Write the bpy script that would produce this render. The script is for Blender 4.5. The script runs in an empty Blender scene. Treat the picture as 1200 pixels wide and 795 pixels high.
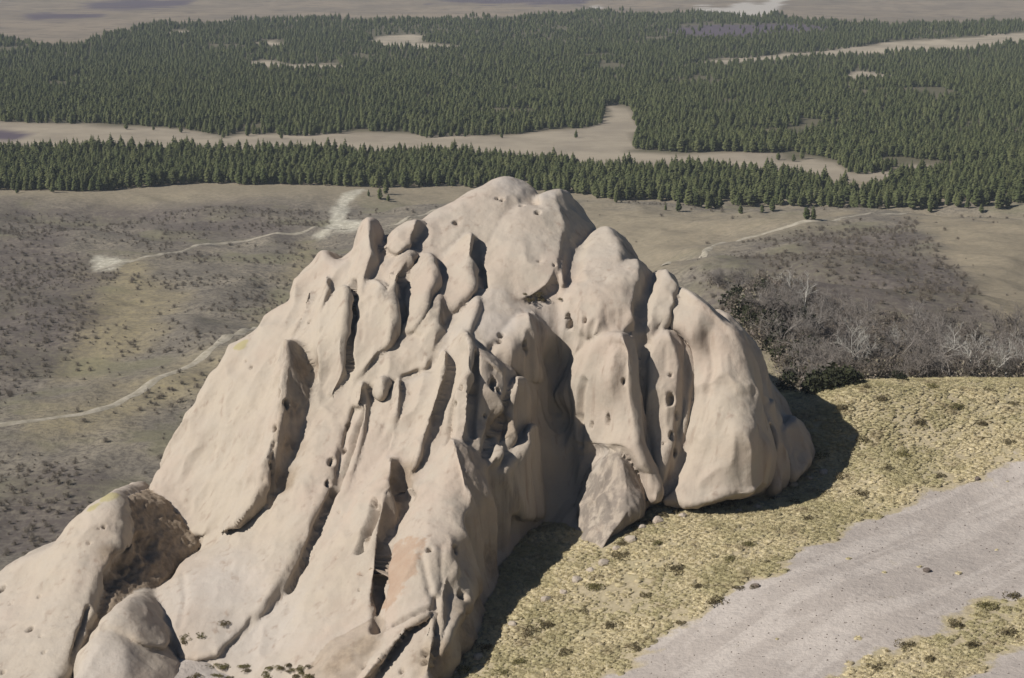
import bpy, math, random, time
import numpy as np
from mathutils import Vector
from mathutils.bvhtree import BVHTree
T0 = time.time()
random.seed(7)
RNG = np.random.default_rng(11)
SC = bpy.context.scene
COL = SC.collection

# ------------------------------------------------------------------ camera, sky, sun, exposure
CAM_Z = 147.0
PITCH = math.radians(12.3)
FPX = 600.0 / math.tan(math.radians(15.0))          # focal length in photo pixels (1200 wide)
cam_data = bpy.data.cameras.new('camera')
cam_data.sensor_fit = 'HORIZONTAL'
cam_data.angle = math.radians(30.0)
cam_data.clip_start = 1.0
cam_data.clip_end = 30000.0
cam = bpy.data.objects.new('camera', cam_data)
COL.objects.link(cam)
cam.location = (0, 0, CAM_Z)
cam.rotation_euler = (math.pi / 2 - PITCH, 0, 0)
SC.camera = cam

SUN_EL = math.radians(39.0)
SUN_AZ = math.atan2(-0.89, -0.455)                    # bearing the light comes from, from +Y towards +X
world = bpy.data.worlds.new('World')
SC.world = world
world.use_nodes = True
wn = world.node_tree.nodes
sky = wn.new('ShaderNodeTexSky')
sky.sky_type = 'NISHITA'
sky.sun_disc = False
sky.sun_elevation = SUN_EL
sky.sun_rotation = SUN_AZ
sky.altitude = 900
sky.air_density = 0.8
sky.dust_density = 0.3
wn['Background'].inputs['Strength'].default_value = 0.05
world.node_tree.links.new(sky.outputs['Color'], wn['Background'].inputs['Color'])
sun_data = bpy.data.lights.new('sun', 'SUN')
sun_data.energy = 5.0
sun_data.angle = math.radians(0.53)
sun_data.color = (1.0, 0.94, 0.86)
sun = bpy.data.objects.new('sun', sun_data)
COL.objects.link(sun)
SUN_DIR = Vector((math.sin(SUN_AZ) * math.cos(SUN_EL), math.cos(SUN_AZ) * math.cos(SUN_EL), math.sin(SUN_EL)))
sun.rotation_euler = SUN_DIR.to_track_quat('Z', 'Y').to_euler()
sun.location = SUN_DIR * 400 + Vector((0, 250, 60))
SC.view_settings.view_transform = 'Standard'
SC.view_settings.look = 'None'
SC.view_settings.exposure = 0.0
SC.view_settings.gamma = 1.0
SC.render.engine = 'CYCLES'
SC.cycles.use_denoising = True
SC.cycles.max_bounces = 6
SC.cycles.volume_bounces = 0
SC.cycles.diffuse_bounces = 1
SC.cycles.transparent_max_bounces = 4

# ------------------------------------------------------------------ geometry helpers
CP, SP = math.cos(PITCH), math.sin(PITCH)


def P(px, py, d):
    """world point seen at photo pixel (px, py) at forward distance y = d (metres)"""
    px = np.asarray(px, float); py = np.asarray(py, float); d = np.asarray(d, float)
    a = (px - 600.0) / FPX
    b = (397.5 - py) / FPX
    fy = CP + b * SP
    fz = -SP + b * CP
    return np.stack([a / fy * d, d + 0 * a, CAM_Z + fz / fy * d], -1)


def proj(p):
    x, y, z = p[..., 0], p[..., 1], p[..., 2] - CAM_Z
    f = y * CP - z * SP
    u = y * SP + z * CP
    f = np.where(np.abs(f) < 1e-3, 1e-3, f)
    return 600.0 + FPX * x / f, 397.5 - FPX * u / f


def hash3(i, j, k, seed):
    h = (i * 374761393 + j * 668265263 + k * 2147483647 + seed * 1274126177) & 0xFFFFFFFF
    h = ((h ^ (h >> 13)) * 1274126177) & 0xFFFFFFFF
    h = ((h ^ (h >> 16)) * 2246822519) & 0xFFFFFFFF
    h = h ^ (h >> 15)
    return (h & 0xFFFFFF).astype(np.float64) / float(0xFFFFFF) * 2 - 1


def vnoise(p, seed=0):
    p = np.asarray(p, float)
    f = np.floor(p)
    i = f.astype(np.int64)
    t = p - f
    t = t * t * t * (t * (t * 6 - 15) + 10)
    out = 0
    for dx in (0, 1):
        wx = t[..., 0] if dx else 1 - t[..., 0]
        for dy in (0, 1):
            wy = t[..., 1] if dy else 1 - t[..., 1]
            for dz in (0, 1):
                wz = t[..., 2] if dz else 1 - t[..., 2]
                out = out + wx * wy * wz * hash3(i[..., 0] + dx, i[..., 1] + dy, i[..., 2] + dz, seed)
    return out


def fbm(p, octv=4, seed=0, gain=0.5):
    a, s, out = 1.0, 0.0, 0
    q = np.asarray(p, float)
    for o in range(octv):
        out = out + a * vnoise(q + 13.7 * o, seed + o)
        s += a
        a *= gain
        q = q * 2.03
    return out / s


def sstep(a, b, x):
    t = np.clip((x - a) / (b - a), 0, 1)
    return t * t * (3 - 2 * t)


def seg_dist(pu, pv, ax, ay, bx, by):
    dx, dy = bx - ax, by - ay
    t = np.clip(((pu - ax) * dx + (pv - ay) * dy) / (dx * dx + dy * dy + 1e-9), 0, 1)
    return np.hypot(pu - ax - t * dx, pv - ay - t * dy)


def poly_sdf(pu, pv, poly):
    """signed distance to a closed polygon, negative inside"""
    n = len(poly)
    d = np.full(np.shape(pu), 1e9)
    inside = np.zeros(np.shape(pu), bool)
    for i in range(n):
        ax, ay = poly[i]
        bx, by = poly[(i + 1) % n]
        d = np.minimum(d, seg_dist(pu, pv, ax, ay, bx, by))
        if ay != by:
            c = ((ay > pv) != (by > pv)) & (pu < (bx - ax) * (pv - ay) / (by - ay) + ax)
            inside ^= c
    return np.where(inside, -d, d)


def line_dist(pu, pv, pts):
    d = np.full(np.shape(pu), 1e9)
    for (ax, ay), (bx, by) in zip(pts[:-1], pts[1:]):
        d = np.minimum(d, seg_dist(pu, pv, ax, ay, bx, by))
    return d


def smooth_poly(pts, sub=4):
    pts = np.asarray(pts, float)
    n = len(pts)
    out = []
    for i in range(n):
        p0, p1, p2, p3 = pts[i - 1], pts[i], pts[(i + 1) % n], pts[(i + 2) % n]
        for k in range(sub):
            t = k / sub
            q = 0.5 * ((2 * p1) + (-p0 + p2) * t + (2 * p0 - 5 * p1 + 4 * p2 - p3) * t * t
                       + (-p0 + 3 * p1 - 3 * p2 + p3) * t ** 3)
            out.append(0.75 * q + 0.25 * (p1 * (1 - t) + p2 * t))
    return np.array(out)


def make_mesh(name, verts, faces, smooth=True, attrs=None, mats=(), face_mat=None):
    """faces: (n,k) int array (k = 3 or 4)"""
    me = bpy.data.meshes.new(name)
    verts = np.asarray(verts, np.float32)
    faces = np.asarray(faces, np.int32)
    nf, k = faces.shape
    me.vertices.add(len(verts))
    me.vertices.foreach_set('co', verts.ravel())
    me.loops.add(nf * k)
    me.loops.foreach_set('vertex_index', faces.ravel())
    me.polygons.add(nf)
    me.polygons.foreach_set('loop_start', np.arange(0, nf * k, k, dtype=np.int32))
    me.polygons.foreach_set('loop_total', np.full(nf, k, np.int32))
    if smooth:
        me.polygons.foreach_set('use_smooth', np.ones(nf, bool))
    for m in mats:
        me.materials.append(m)
    if face_mat is not None:
        me.polygons.foreach_set('material_index', np.asarray(face_mat, np.int32))
    for an, av in (attrs or {}).items():
        av = np.asarray(av, np.float32)
        if av.ndim == 1:
            me.attributes.new(an, 'FLOAT', 'POINT').data.foreach_set('value', av)
        else:
            c = np.ones((len(av), 4), np.float32)
            c[:, :3] = av
            me.attributes.new(an, 'FLOAT_COLOR', 'POINT').data.foreach_set('color', c.ravel())
    me.update(calc_edges=True)
    me.validate()
    return me


def link(name, me, parent=None, kind=None, label=None, cat=None, group=None, loc=None, rot=None, scale=None):
    o = bpy.data.objects.new(name, me)
    COL.objects.link(o)
    if parent is not None:
        o.parent = parent
    if kind: o['kind'] = kind
    if label: o['label'] = label
    if cat: o['category'] = cat
    if group: o['group'] = group
    if loc is not None: o.location = loc
    if rot is not None: o.rotation_euler = rot
    if scale is not None: o.scale = (scale,) * 3 if np.isscalar(scale) else scale
    return o


# ------------------------------------------------------------------ node helpers
class NT:
    def __init__(self, name, rough=0.95, spec=0.1):
        self.m = bpy.data.materials.new(name)
        self.m.use_nodes = True
        self.t = self.m.node_tree
        self.n = self.t.nodes
        self.b = self.n['Principled BSDF']
        self.b.inputs['Roughness'].default_value = rough
        self.b.inputs['Specular IOR Level'].default_value = spec
        self.pos = self.n.new('ShaderNodeNewGeometry').outputs['Position']

    def L(self, a, b):
        self.t.links.new(a, b)

    def attr(self, name, out='Fac'):
        a = self.n.new('ShaderNodeAttribute')
        a.attribute_name = name
        return a.outputs[out]

    def mapped(self, scale):
        m = self.n.new('ShaderNodeVectorMath')
        m.operation = 'MULTIPLY'
        self.L(self.pos, m.inputs[0])
        m.inputs[1].default_value = scale
        return m.outputs[0]

    def noise(self, scale, detail=4, rough=0.55, vec=None, dist=0.0):
        x = self.n.new('ShaderNodeTexNoise')
        x.inputs['Scale'].default_value = scale
        x.inputs['Detail'].default_value = detail
        x.inputs['Roughness'].default_value = rough
        x.inputs['Distortion'].default_value = dist
        self.L(vec if vec is not None else self.pos, x.inputs['Vector'])
        return x.outputs['Fac']

    def math(self, op, a, b=None, c=None, clamp=False):
        x = self.n.new('ShaderNodeMath')
        x.operation = op
        x.use_clamp = clamp
        for i, v in enumerate((a, b, c)):
            if v is None: continue
            if isinstance(v, (int, float)): x.inputs[i].default_value = v
            else: self.L(v, x.inputs[i])
        return x.outputs[0]

    def rng(self, v, a, b, lo=0.0, hi=1.0):
        x = self.n.new('ShaderNodeMapRange')
        x.interpolation_type = 'SMOOTHSTEP'
        x.inputs['From Min'].default_value = a
        x.inputs['From Max'].default_value = b
        x.inputs['To Min'].default_value = lo
        x.inputs['To Max'].default_value = hi
        self.L(v, x.inputs['Value'])
        return x.outputs['Result']

    def mix(self, f, a, b, mode='MIX'):
        x = self.n.new('ShaderNodeMix')
        x.data_type = 'RGBA'
        x.blend_type = mode
        if isinstance(f, (int, float)): x.inputs['Factor'].default_value = f
        else: self.L(f, x.inputs['Factor'])
        for s, v in ((x.inputs[6], a), (x.inputs[7], b)):
            if isinstance(v, tuple): s.default_value = (*v, 1.0)
            else: self.L(v, s)
        return x.outputs[2]

    def bump(self, h, strength=0.5, dist=0.1, prev=None):
        x = self.n.new('ShaderNodeBump')
        x.inputs['Strength'].default_value = strength
        x.inputs['Distance'].default_value = dist
        self.L(h, x.inputs['Height'])
        if prev is not None: self.L(prev, x.inputs['Normal'])
        return x.outputs['Normal']

    def done(self, col, nrm=None):
        if isinstance(col, tuple): self.b.inputs['Base Color'].default_value = (*col, 1)
        else: self.L(col, self.b.inputs['Base Color'])
        if nrm is not None: self.L(nrm, self.b.inputs['Normal'])
        return self.m


# ------------------------------------------------------------------ materials
def rock_material():
    t = NT('sandstone', 0.97, 0.08)
    big = t.noise(0.045, 3)
    mid = t.noise(0.25, 5, 0.6)
    c = t.mix(t.rng(big, 0.38, 0.62), (0.440, 0.383, 0.312), (0.440, 0.366, 0.303))
    c = t.mix(t.rng(mid, 0.35, 0.75), c, (0.430, 0.380, 0.318))
    # pale bleached tops
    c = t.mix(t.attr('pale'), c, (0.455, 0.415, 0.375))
    # rain streaks running down the faces
    st = t.noise(1.0, 4, 0.6, t.mapped((0.9, 0.9, 0.05)))
    st2 = t.noise(1.0, 3, 0.5, t.mapped((0.22, 0.22, 0.03)))
    stf = t.math('MULTIPLY', t.rng(st, 0.52, 0.72), t.rng(st2, 0.42, 0.60))
    c = t.mix(t.math('MULTIPLY', stf, 0.75), c, (0.30, 0.235, 0.19))
    # grey varnish, brown rough rock, fresh orange break (each where the rock has it)
    vs = t.rng(t.noise(1.0, 5, 0.65, t.mapped((0.75, 0.75, 0.09))), 0.40, 0.58)
    g = t.attr('grey')
    c = t.mix(t.math('MULTIPLY', g, t.math('MULTIPLY_ADD', vs, 0.8, 0.18)), c, (0.205, 0.178, 0.155))
    br = t.mix(t.rng(t.noise(0.9, 6, 0.7), 0.35, 0.65), (0.20, 0.155, 0.11), (0.33, 0.26, 0.19))
    bf = t.math('MULTIPLY', t.attr('brown'), t.rng(mid, 0.25, 0.5, 0.6, 1.0))
    c = t.mix(bf, c, br)
    oc = t.mix(t.rng(t.noise(0.6, 5, 0.7), 0.3, 0.7), (0.40, 0.30, 0.225), (0.36, 0.25, 0.18))
    of = t.math('ADD', t.attr('fresh'), t.math('MULTIPLY_ADD', t.noise(0.7, 6, 0.65), 1.6, -0.8))
    c = t.mix(t.math('MULTIPLY', t.rng(of, 0.3, 0.6), 0.85), c, oc)
    lf = t.math('ADD', t.attr('lichen'), t.math('MULTIPLY_ADD', t.noise(0.8, 4), 0.7, -0.45))
    c = t.mix(t.math('MULTIPLY', t.rng(lf, 0.3, 0.6), 0.6), c, (0.36, 0.32, 0.12))
    # dust specks
    sp = t.rng(t.noise(2.4, 3, 0.6), 0.62, 0.75)
    c = t.mix(t.math('MULTIPLY', sp, 0.25), c, (0.33, 0.27, 0.22))
    # broad weathering: greyer and browner zones
    wz = t.rng(t.noise(0.11, 5, 0.6), 0.5, 0.72)
    c = t.mix(t.math('MULTIPLY', wz, 0.45), c, (0.36, 0.30, 0.25))
    # fine dark grains
    c = t.mix(t.math('MULTIPLY', t.rng(t.noise(5.0, 4, 0.7), 0.5, 0.75), 0.28), c, (0.29, 0.24, 0.20))
    n = t.bump(t.noise(0.8, 8, 0.70), 0.5, 0.28)
    n = t.bump(t.noise(1.0, 4, 0.6, t.mapped((2.2, 2.2, 0.5))), 0.3, 0.12, n)
    return t.done(c, n)


M_ROCK = rock_material()


def plant_material(name, c1, c2, vcol=False, trans=0.0):
    t = NT(name, 0.9, 0.05)
    r = t.n.new('ShaderNodeObjectInfo').outputs['Random']
    c = t.mix(r, c1, c2)
    nz = t.rng(t.noise(0.9, 2), 0.3, 0.7)
    c = t.mix(t.math('MULTIPLY', nz, 0.4), c, c2)
    if vcol:
        c = t.mix(1.0, c, t.attr('tone', 'Color'), 'MULTIPLY')
    m = t.done(c)
    if trans:                                  # thin leaves let light through
        tb = t.n.new('ShaderNodeBsdfTranslucent'); t.L(c, tb.inputs['Color'])
        mx = t.n.new('ShaderNodeMixShader'); mx.inputs[0].default_value = trans
        t.L(t.b.outputs[0], mx.inputs[1]); t.L(tb.outputs[0], mx.inputs[2])
        t.L(mx.outputs[0], t.n['Material Output'].inputs['Surface'])
    return m


M_NEEDLE = plant_material('conifer_needles', (0.098, 0.122, 0.052), (0.165, 0.178, 0.080), True, 0.3)
M_TRUNK = plant_material('conifer_bark', (0.12, 0.09, 0.07), (0.17, 0.13, 0.10))
M_BARE = plant_material('bare_grey_bark', (0.20, 0.175, 0.155), (0.30, 0.275, 0.25))
M_PALEBARK = plant_material('pale_bark', (0.42, 0.40, 0.36), (0.52, 0.50, 0.45))
M_TWIG = plant_material('bare_twigs', (0.165, 0.140, 0.118), (0.23, 0.20, 0.168), True)
M_SHRUB = plant_material('dark_shrub_leaves', (0.125, 0.105, 0.068), (0.19, 0.158, 0.098), True, 0.3)
M_GREENSHRUB = plant_material('olive_shrub_leaves', (0.17, 0.155, 0.08), (0.24, 0.215, 0.11), True, 0.3)


def tussock_material():
    t = NT('tussock_grass', 0.9, 0.05)
    r = t.n.new('ShaderNodeObjectInfo').outputs['Random']
    c = t.mix(t.rng(t.noise(0.10, 5, 0.65), 0.40, 0.60), (0.74, 0.645, 0.46), (0.52, 0.465, 0.30))
    c = t.mix(t.math('MULTIPLY', t.rng(t.noise(0.28, 5, 0.65), 0.54, 0.66), 0.7), c, (0.33, 0.265, 0.185))
    c = t.mix(t.math('MULTIPLY', r, 0.35), c, (0.33, 0.285, 0.185))
    c = t.mix(1.0, c, t.attr('tone', 'Color'), 'MULTIPLY')
    m = t.done(c)
    tb = t.n.new('ShaderNodeBsdfTranslucent'); t.L(c, tb.inputs['Color'])
    mx = t.n.new('ShaderNodeMixShader'); mx.inputs[0].default_value = 0.3
    t.L(t.b.outputs[0], mx.inputs[1]); t.L(tb.outputs[0], mx.inputs[2])
    t.L(mx.outputs[0], t.n['Material Output'].inputs['Surface'])
    return m


M_TUSSOCK = tussock_material()
M_STONE = plant_material('dark_stone', (0.13, 0.11, 0.10), (0.16, 0.13, 0.11))

# ------------------------------------------------------------------ terrain
CTRL = []


def cp(px, py, d): CTRL.append(tuple(P(px, py, d)))


def cw(x, y, z): CTRL.append((x, y, z))


# foot of the outcrop and the grass slope
for a in ((960, 548, 266), (900, 584, 259), (780, 594, 252), (690, 652, 239), (640, 690, 232), (600, 718, 226.5), (540, 772, 218.5),
          (505, 800, 214), (1200, 795, 192), (850, 795, 202), (1000, 700, 217), (1200, 600, 246), (1100, 520, 268),
          (1000, 560, 260), (1200, 450, 290), (1080, 449, 287), (1000, 452, 284), (1300, 449, 292),
          (245, 750, 228), (290, 787, 222), (350, 792, 219), (205, 772, 223), (450, 815, 213), (180, 815, 214), (700, 795, 209), (980, 475, 277)):
    cp(*a)
for a in ((900, 400, 335), (950, 462, 302), (870, 362, 350), (1000, 430, 340), (1100, 422, 360), (1200, 412, 380), (1000, 380, 400), (1150, 360, 440), (900, 332, 430)):
    cp(*a)
for a in ((200, 400, 58), (0, 335, 50), (0, 400, 30), (-60, 310, 40), (-100, 285, 18),
          (-150, 300, 6), (-150, 400, 2), (-80, 390, 6), (-60, 240, 42), (-75, 205, 46), (-110, 215, 26), (-160, 200, 10),
          (-30, 190, 64), (30, 150, 78), (70, 150, 80), (120, 200, 84), (170, 250, 90), (170, 150, 92), (0, 120, 88),
          (-80, 120, 66), (-160, 120, 40), (0, 60, 112), (120, 60, 118), (-150, 60, 80), (0, 0, 143), (150, 0, 145), (-150, 0, 110),
          (210, 300, 84), (220, 400, 70)):
    cw(*a)
# middle ground, right
for a in ((780, 310, 600), (850, 285, 700), (900, 270, 760), (1000, 252, 850), (1060, 250, 880), (1200, 330, 600), (1000, 330, 560), (1250, 270, 800),
          (730, 282, 836), (790, 262, 890), (760, 245, 960), (900, 247, 985), (1200, 252, 960)):
    cp(*a)
# middle ground, left: gentle valley floor
for a in ((0, 600), (120, 560), (0, 480), (150, 470), (0, 400), (250, 400), (0, 300), (200, 300), (400, 270), (0, 225),
          (300, 222), (460, 235), (600, 240)):
    th = P(a[0], a[1], 1000.0)
    dd = 1000.0 * CAM_Z / (CAM_Z - th[2])
    cp(a[0], a[1], dd * 0.995)
for a in ((-300, 450, 0), (-400, 700, 6), (-420, 980, 0), (420, 980, 8), (420, 700, 40), (350, 450, 62), (-420, 300, 0),
          (-100, 1150, 0), (300, 1150, 0), (-400, 1150, 0), (0, 560, 8), (50, 480, 28), (20, 700, 6)):
    cw(*a)
C = np.array(CTRL)


def tps_kernel(r2):
    return np.where(r2 > 1e-9, 0.5 * r2 * np.log(np.maximum(r2, 1e-9)), 0)


SCL = 200.0
_n = len(C)
_K = tps_kernel(((C[:, None, :2] - C[None, :, :2]) ** 2).sum(-1) / SCL ** 2) + np.eye(_n) * 1e-4
_A = np.zeros((_n + 3, _n + 3))
_A[:_n, :_n] = _K
_A[:_n, _n] = 1; _A[:_n, _n + 1:] = C[:, :2] / SCL
_A[_n:, :_n] = _A[:_n, _n:].T
_w = np.linalg.solve(_A, np.concatenate([C[:, 2], np.zeros(3)]))


def tps(x, y):
    out = np.full(np.shape(x), _w[_n]) + _w[_n + 1] * x / SCL + _w[_n + 2] * y / SCL
    for i in range(_n):
        out = out + _w[i] * tps_kernel(((x - C[i, 0]) ** 2 + (y - C[i, 1]) ** 2) / SCL ** 2)
    return out


def terrain(x, y):
    x = np.asarray(x, float); y = np.asarray(y, float)
    q = np.stack([x, y, 0 * x], -1)
    near = tps(np.clip(x, -430, 430), np.clip(y, -20, 1160))
    amp = sstep(330, 520, y)
    near = near + fbm(q / 110.0, 3, 5) * 9.0 * amp - np.abs(fbm(q / 45.0, 3, 6)) * 5.5 * amp + fbm(q / 9.0, 3, 9) * 0.35 * (0.6 + amp)
    far = fbm(q / 420.0, 3, 21) * 7.0 * sstep(1000, 1500, y)
    hill = sstep(3200, 9000, y) * 190 + fbm(q / 900.0, 4, 31) * 42 * sstep(3200, 5200, y)
    far = far + hill + sstep(2000, 3000, y) * 6
    k = sstep(1000, 1130, y)
    return near * (1 - k) + far * k


def grid_mesh(xs, ys, drop=None):
    X, Y = np.meshgrid(xs, ys)
    Z = terrain(X, Y)
    if drop is not None: Z = Z - drop(X, Y)
    v = np.stack([X, Y, Z], -1).reshape(-1, 3)
    ny, nx = X.shape
    i = np.arange(ny * nx).reshape(ny, nx)
    f = np.stack([i[:-1, :-1], i[:-1, 1:], i[1:, 1:], i[1:, :-1]], -1).reshape(-1, 4)
    return v, f


# pixel-mapped ground patches are resolved to ground positions here
SAND = [[(190, 735), (225, 728), (300, 712), (300, 750), (345, 790), (345, 840), (150, 840)], [(660, 830), (700, 795), (760, 768), (815, 735), (850, 700), (885, 690), (940, 655), (1000, 622), (1050, 590), (1110, 565), (1210, 535),
         (1290, 510), (1290, 640), (1200, 692), (1120, 725), (1060, 752), (1000, 778), (950, 800), (900, 840)],
        [(1100, 840), (1125, 795), (1160, 778), (1210, 762), (1300, 730), (1300, 850)]]
MEADOW = [[(690, 230), (740, 238), (830, 250), (1000, 248), (985, 256), (900, 272), (840, 288), (780, 312), (700, 320), (640, 300)],
          [(1060, 252), (1220, 250), (1220, 430), (1180, 400), (1140, 330), (1090, 280)]]
YELLOW = [[(90, 330), (160, 300), (210, 330), (190, 380), (120, 430), (60, 450), (90, 390)],
          [(120, 470), (280, 400), (330, 350), (360, 300), (300, 400), (260, 440), (140, 500), (20, 520), (20, 490)]]
DARKSCRUB = [[(-40, 300), (60, 260), (130, 320), (110, 370), (60, 440), (-40, 460)], [(0, 590), (60, 550), (130, 560), (110, 620), (20, 650), (-30, 640)],
             [(820, 330), (900, 320), (960, 370), (1000, 420), (1100, 400), (1200, 410), (1200, 450), (830, 450)],
             [(1100, 345), (1190, 350), (1160, 380), (1110, 385)], [(160, 260), (330, 250), (330, 275), (200, 290)],
             [(860, 300), (930, 280), (1010, 262), (1060, 275), (1110, 300), (1150, 340), (1190, 360), (1170, 395), (1060, 385), (950, 350), (890, 330)],
             [(0, 240), (120, 235), (330, 232), (360, 250), (300, 262), (150, 275), (60, 262), (0, 270)]]
SCAR = [[(365, 275), (385, 262), (392, 240), (405, 226), (425, 222), (412, 238), (408, 258), (425, 262), (424, 270), (390, 272), (372, 282)],
        [(112, 300), (125, 303), (150, 306), (135, 315), (112, 318)]]
TRACKS = [([(-20, 503), (40, 494), (100, 487), (130, 478), (160, 462), (200, 438), (245, 412), (300, 385)], 3.6),
          ([(115, 318), (150, 308), (185, 300), (240, 286), (300, 280), (350, 275), (385, 268)], 2.8),
          ([(400, 270), (470, 262), (530, 243)], 2.6),
          ([(780, 312), (830, 292), (870, 280), (915, 269), (960, 260), (1010, 252), (1060, 251)], 3.0),
          ]


def mask(polys, px, py, soft, wob):
    out = np.zeros(px.shape)
    for p in polys:
        out = np.maximum(out, 1 - sstep(-soft, soft, poly_sdf(px, py, p) + wob))
    return out


def ground_attrs(v):
    px, py = proj(v)
    ok = (v[:, 1] > 120)
    wob = fbm(v / 14.0, 4, 51) * 16
    wobn = fbm(v / 5.0, 4, 55) * 26
    wob2 = fbm(v / 25.0, 4, 52) * 14
    a = {}
    nearmask = ok & (v[:, 1] < 330)
    a['sand'] = mask(SAND, px, py, 9, wobn) * nearmask
    midm = v[:, 1] > 330
    a['meadow'] = np.maximum(mask(MEADOW, px, py, 14, wob) * midm, sstep(1000, 1060, v[:, 1]))
    a['yellow'] = mask(YELLOW, px, py, 20, wob2 * 2) * midm
    a['scrub'] = mask(DARKSCRUB, px, py, 18, wob2 * 2) * midm
    a['scar'] = mask(SCAR, px, py, 3, wob * 0.4) * midm
    a['tussock'] = (1 - sstep(300, 345, v[:, 1])) * ok
    return a


def ground_material():
    t = NT('ground', 0.98, 0.05)
    n1 = t.noise(0.03, 5, 0.6)
    n2 = t.noise(0.35, 6, 0.65)
    n3 = t.noise(1.6, 5, 0.65)
    # scrubby valley soil
    c = t.mix(t.rng(n1, 0.35, 0.65), (0.275, 0.243, 0.190), (0.205, 0.184, 0.152))
    c = t.mix(t.rng(n2, 0.40, 0.68), c, (0.150, 0.135, 0.115))
    c = t.mix(t.math('MULTIPLY', t.rng(t.noise(0.7, 6, 0.72), 0.46, 0.62), 0.55), c, (0.098, 0.085, 0.072))
    c = t.mix(t.math('MULTIPLY', t.rng(t.noise(0.16, 5, 0.65), 0.55, 0.68), 0.5), c, (0.25, 0.22, 0.165))
    c = t.mix(t.math('MULTIPLY', t.attr('yellow'), t.rng(n2, 0.3, 0.6, 0.9, 0.45)), c, (0.325, 0.275, 0.165))
    c = t.mix(t.math('MULTIPLY', t.rng(t.noise(0.018, 4, 0.6), 0.5, 0.62), 0.55), c, (0.205, 0.195, 0.120))
    c = t.mix(t.math('MULTIPLY', t.attr('scrub'), t.rng(n2, 0.3, 0.6, 0.35, 0.8)), c, (0.118, 0.100, 0.092))
    md = t.mix(t.rng(n2, 0.3, 0.7), (0.300, 0.255, 0.185), (0.235, 0.205, 0.150))
    c = t.mix(t.attr('meadow'), c, md)
    c = t.mix(t.math('MULTIPLY', t.attr('scar'), t.rng(n2, 0.3, 0.55, 1.0, 0.7)), c, t.mix(t.rng(n2, 0.3, 0.7), (0.64, 0.61, 0.51), (0.48, 0.45, 0.36)))
    # grass slope: litter and soil between the tussocks
    gs = t.mix(t.rng(n3, 0.35, 0.65), (0.46, 0.395, 0.27), (0.37, 0.315, 0.21))
    gs = t.mix(t.rng(t.noise(0.09, 4, 0.6), 0.45, 0.65), gs, (0.40, 0.35, 0.225))
    c = t.mix(t.attr('tussock'), c, gs)
    # bare sand with darker gravel wash
    rm = t.n.new('ShaderNodeVectorRotate')
    rm.rotation_type = 'Z_AXIS'
    rm.inputs['Angle'].default_value = math.radians(-42)
    t.L(t.pos, rm.inputs['Vector'])
    ms = t.n.new('ShaderNodeVectorMath'); ms.operation = 'MULTIPLY'
    t.L(rm.outputs[0], ms.inputs[0]); ms.inputs[1].default_value = (0.05, 0.22, 0.15)
    w = t.noise(1.0, 6, 0.6, ms.outputs[0], 0.6)
    sd = t.mix(t.rng(w, 0.42, 0.56), (0.475, 0.430, 0.392), (0.400, 0.358, 0.325))
    sd = t.mix(t.math('MULTIPLY', t.rng(n3, 0.5, 0.75), 0.25), sd, (0.30, 0.265, 0.235))
    sf = t.math('ADD', t.attr('sand'), t.math('MULTIPLY_ADD', t.noise(0.28, 7, 0.7), 2.0, -1.0))
    c = t.mix(t.rng(sf, 0.3, 0.72), c, sd)
    n = t.bump(n3, 0.5, 0.25)
    n = t.bump(n2, 0.5, 0.9, n)
    return t.done(c, n)


M_GROUND = ground_material()


def track_material():
    t = NT('pale_dirt', 0.98, 0.05)
    c = t.mix(t.rng(t.noise(0.3, 5), 0.35, 0.65), (0.43, 0.39, 0.315), (0.30, 0.27, 0.21))
    return t.done(c, t.bump(t.noise(0.8, 5), 0.5, 0.3))


M_TRACK = track_material()


def far_material():
    t = NT('far_ground', 0.98, 0.05)
    n1 = t.noise(0.006, 5, 0.6)
    c = t.mix(t.rng(n1, 0.4, 0.6), (0.285, 0.235, 0.180), (0.225, 0.190, 0.150))
    c = t.mix(t.rng(t.noise(0.03, 5, 0.65), 0.45, 0.7), c, (0.17, 0.145, 0.12))
    c = t.mix(t.attr('clear'), c, t.mix(t.rng(t.noise(0.02, 5, 0.65), 0.35, 0.65), (0.42, 0.365, 0.28), (0.31, 0.27, 0.21)))
    c = t.mix(t.math('MULTIPLY', t.attr('wood'), t.rng(t.noise(0.05, 4, 0.6), 0.3, 0.7, 0.95, 0.7)), c, (0.105, 0.100, 0.062))
    c = t.mix(t.attr('purple'), c, (0.115, 0.095, 0.115))
    c = t.mix(t.attr('cliff'), c, (0.46, 0.43, 0.39))
    return t.done(c)


M_FAR = far_material()

v, f = grid_mesh(np.arange(-170, 215.1, 1.0), np.arange(0, 432.1, 1.0))
HILL_Z = v[:, 2].reshape(433, -1)
link('hillside', make_mesh('hillside', v, f, attrs=ground_attrs(v), mats=[M_GROUND]), kind='structure')
v, f = grid_mesh(np.arange(-420, 420.1, 2.5), np.arange(427, 1110, 2.5), lambda X, Y: 0.4 * (1 - sstep(427, 433, Y)) * (np.abs(X) < 230))
VALLEY_Z = v[:, 2].reshape(-1, 337)
link('valley_floor', make_mesh('valley_floor', v, f, attrs=ground_attrs(v), mats=[M_GROUND]), kind='structure')

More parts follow.
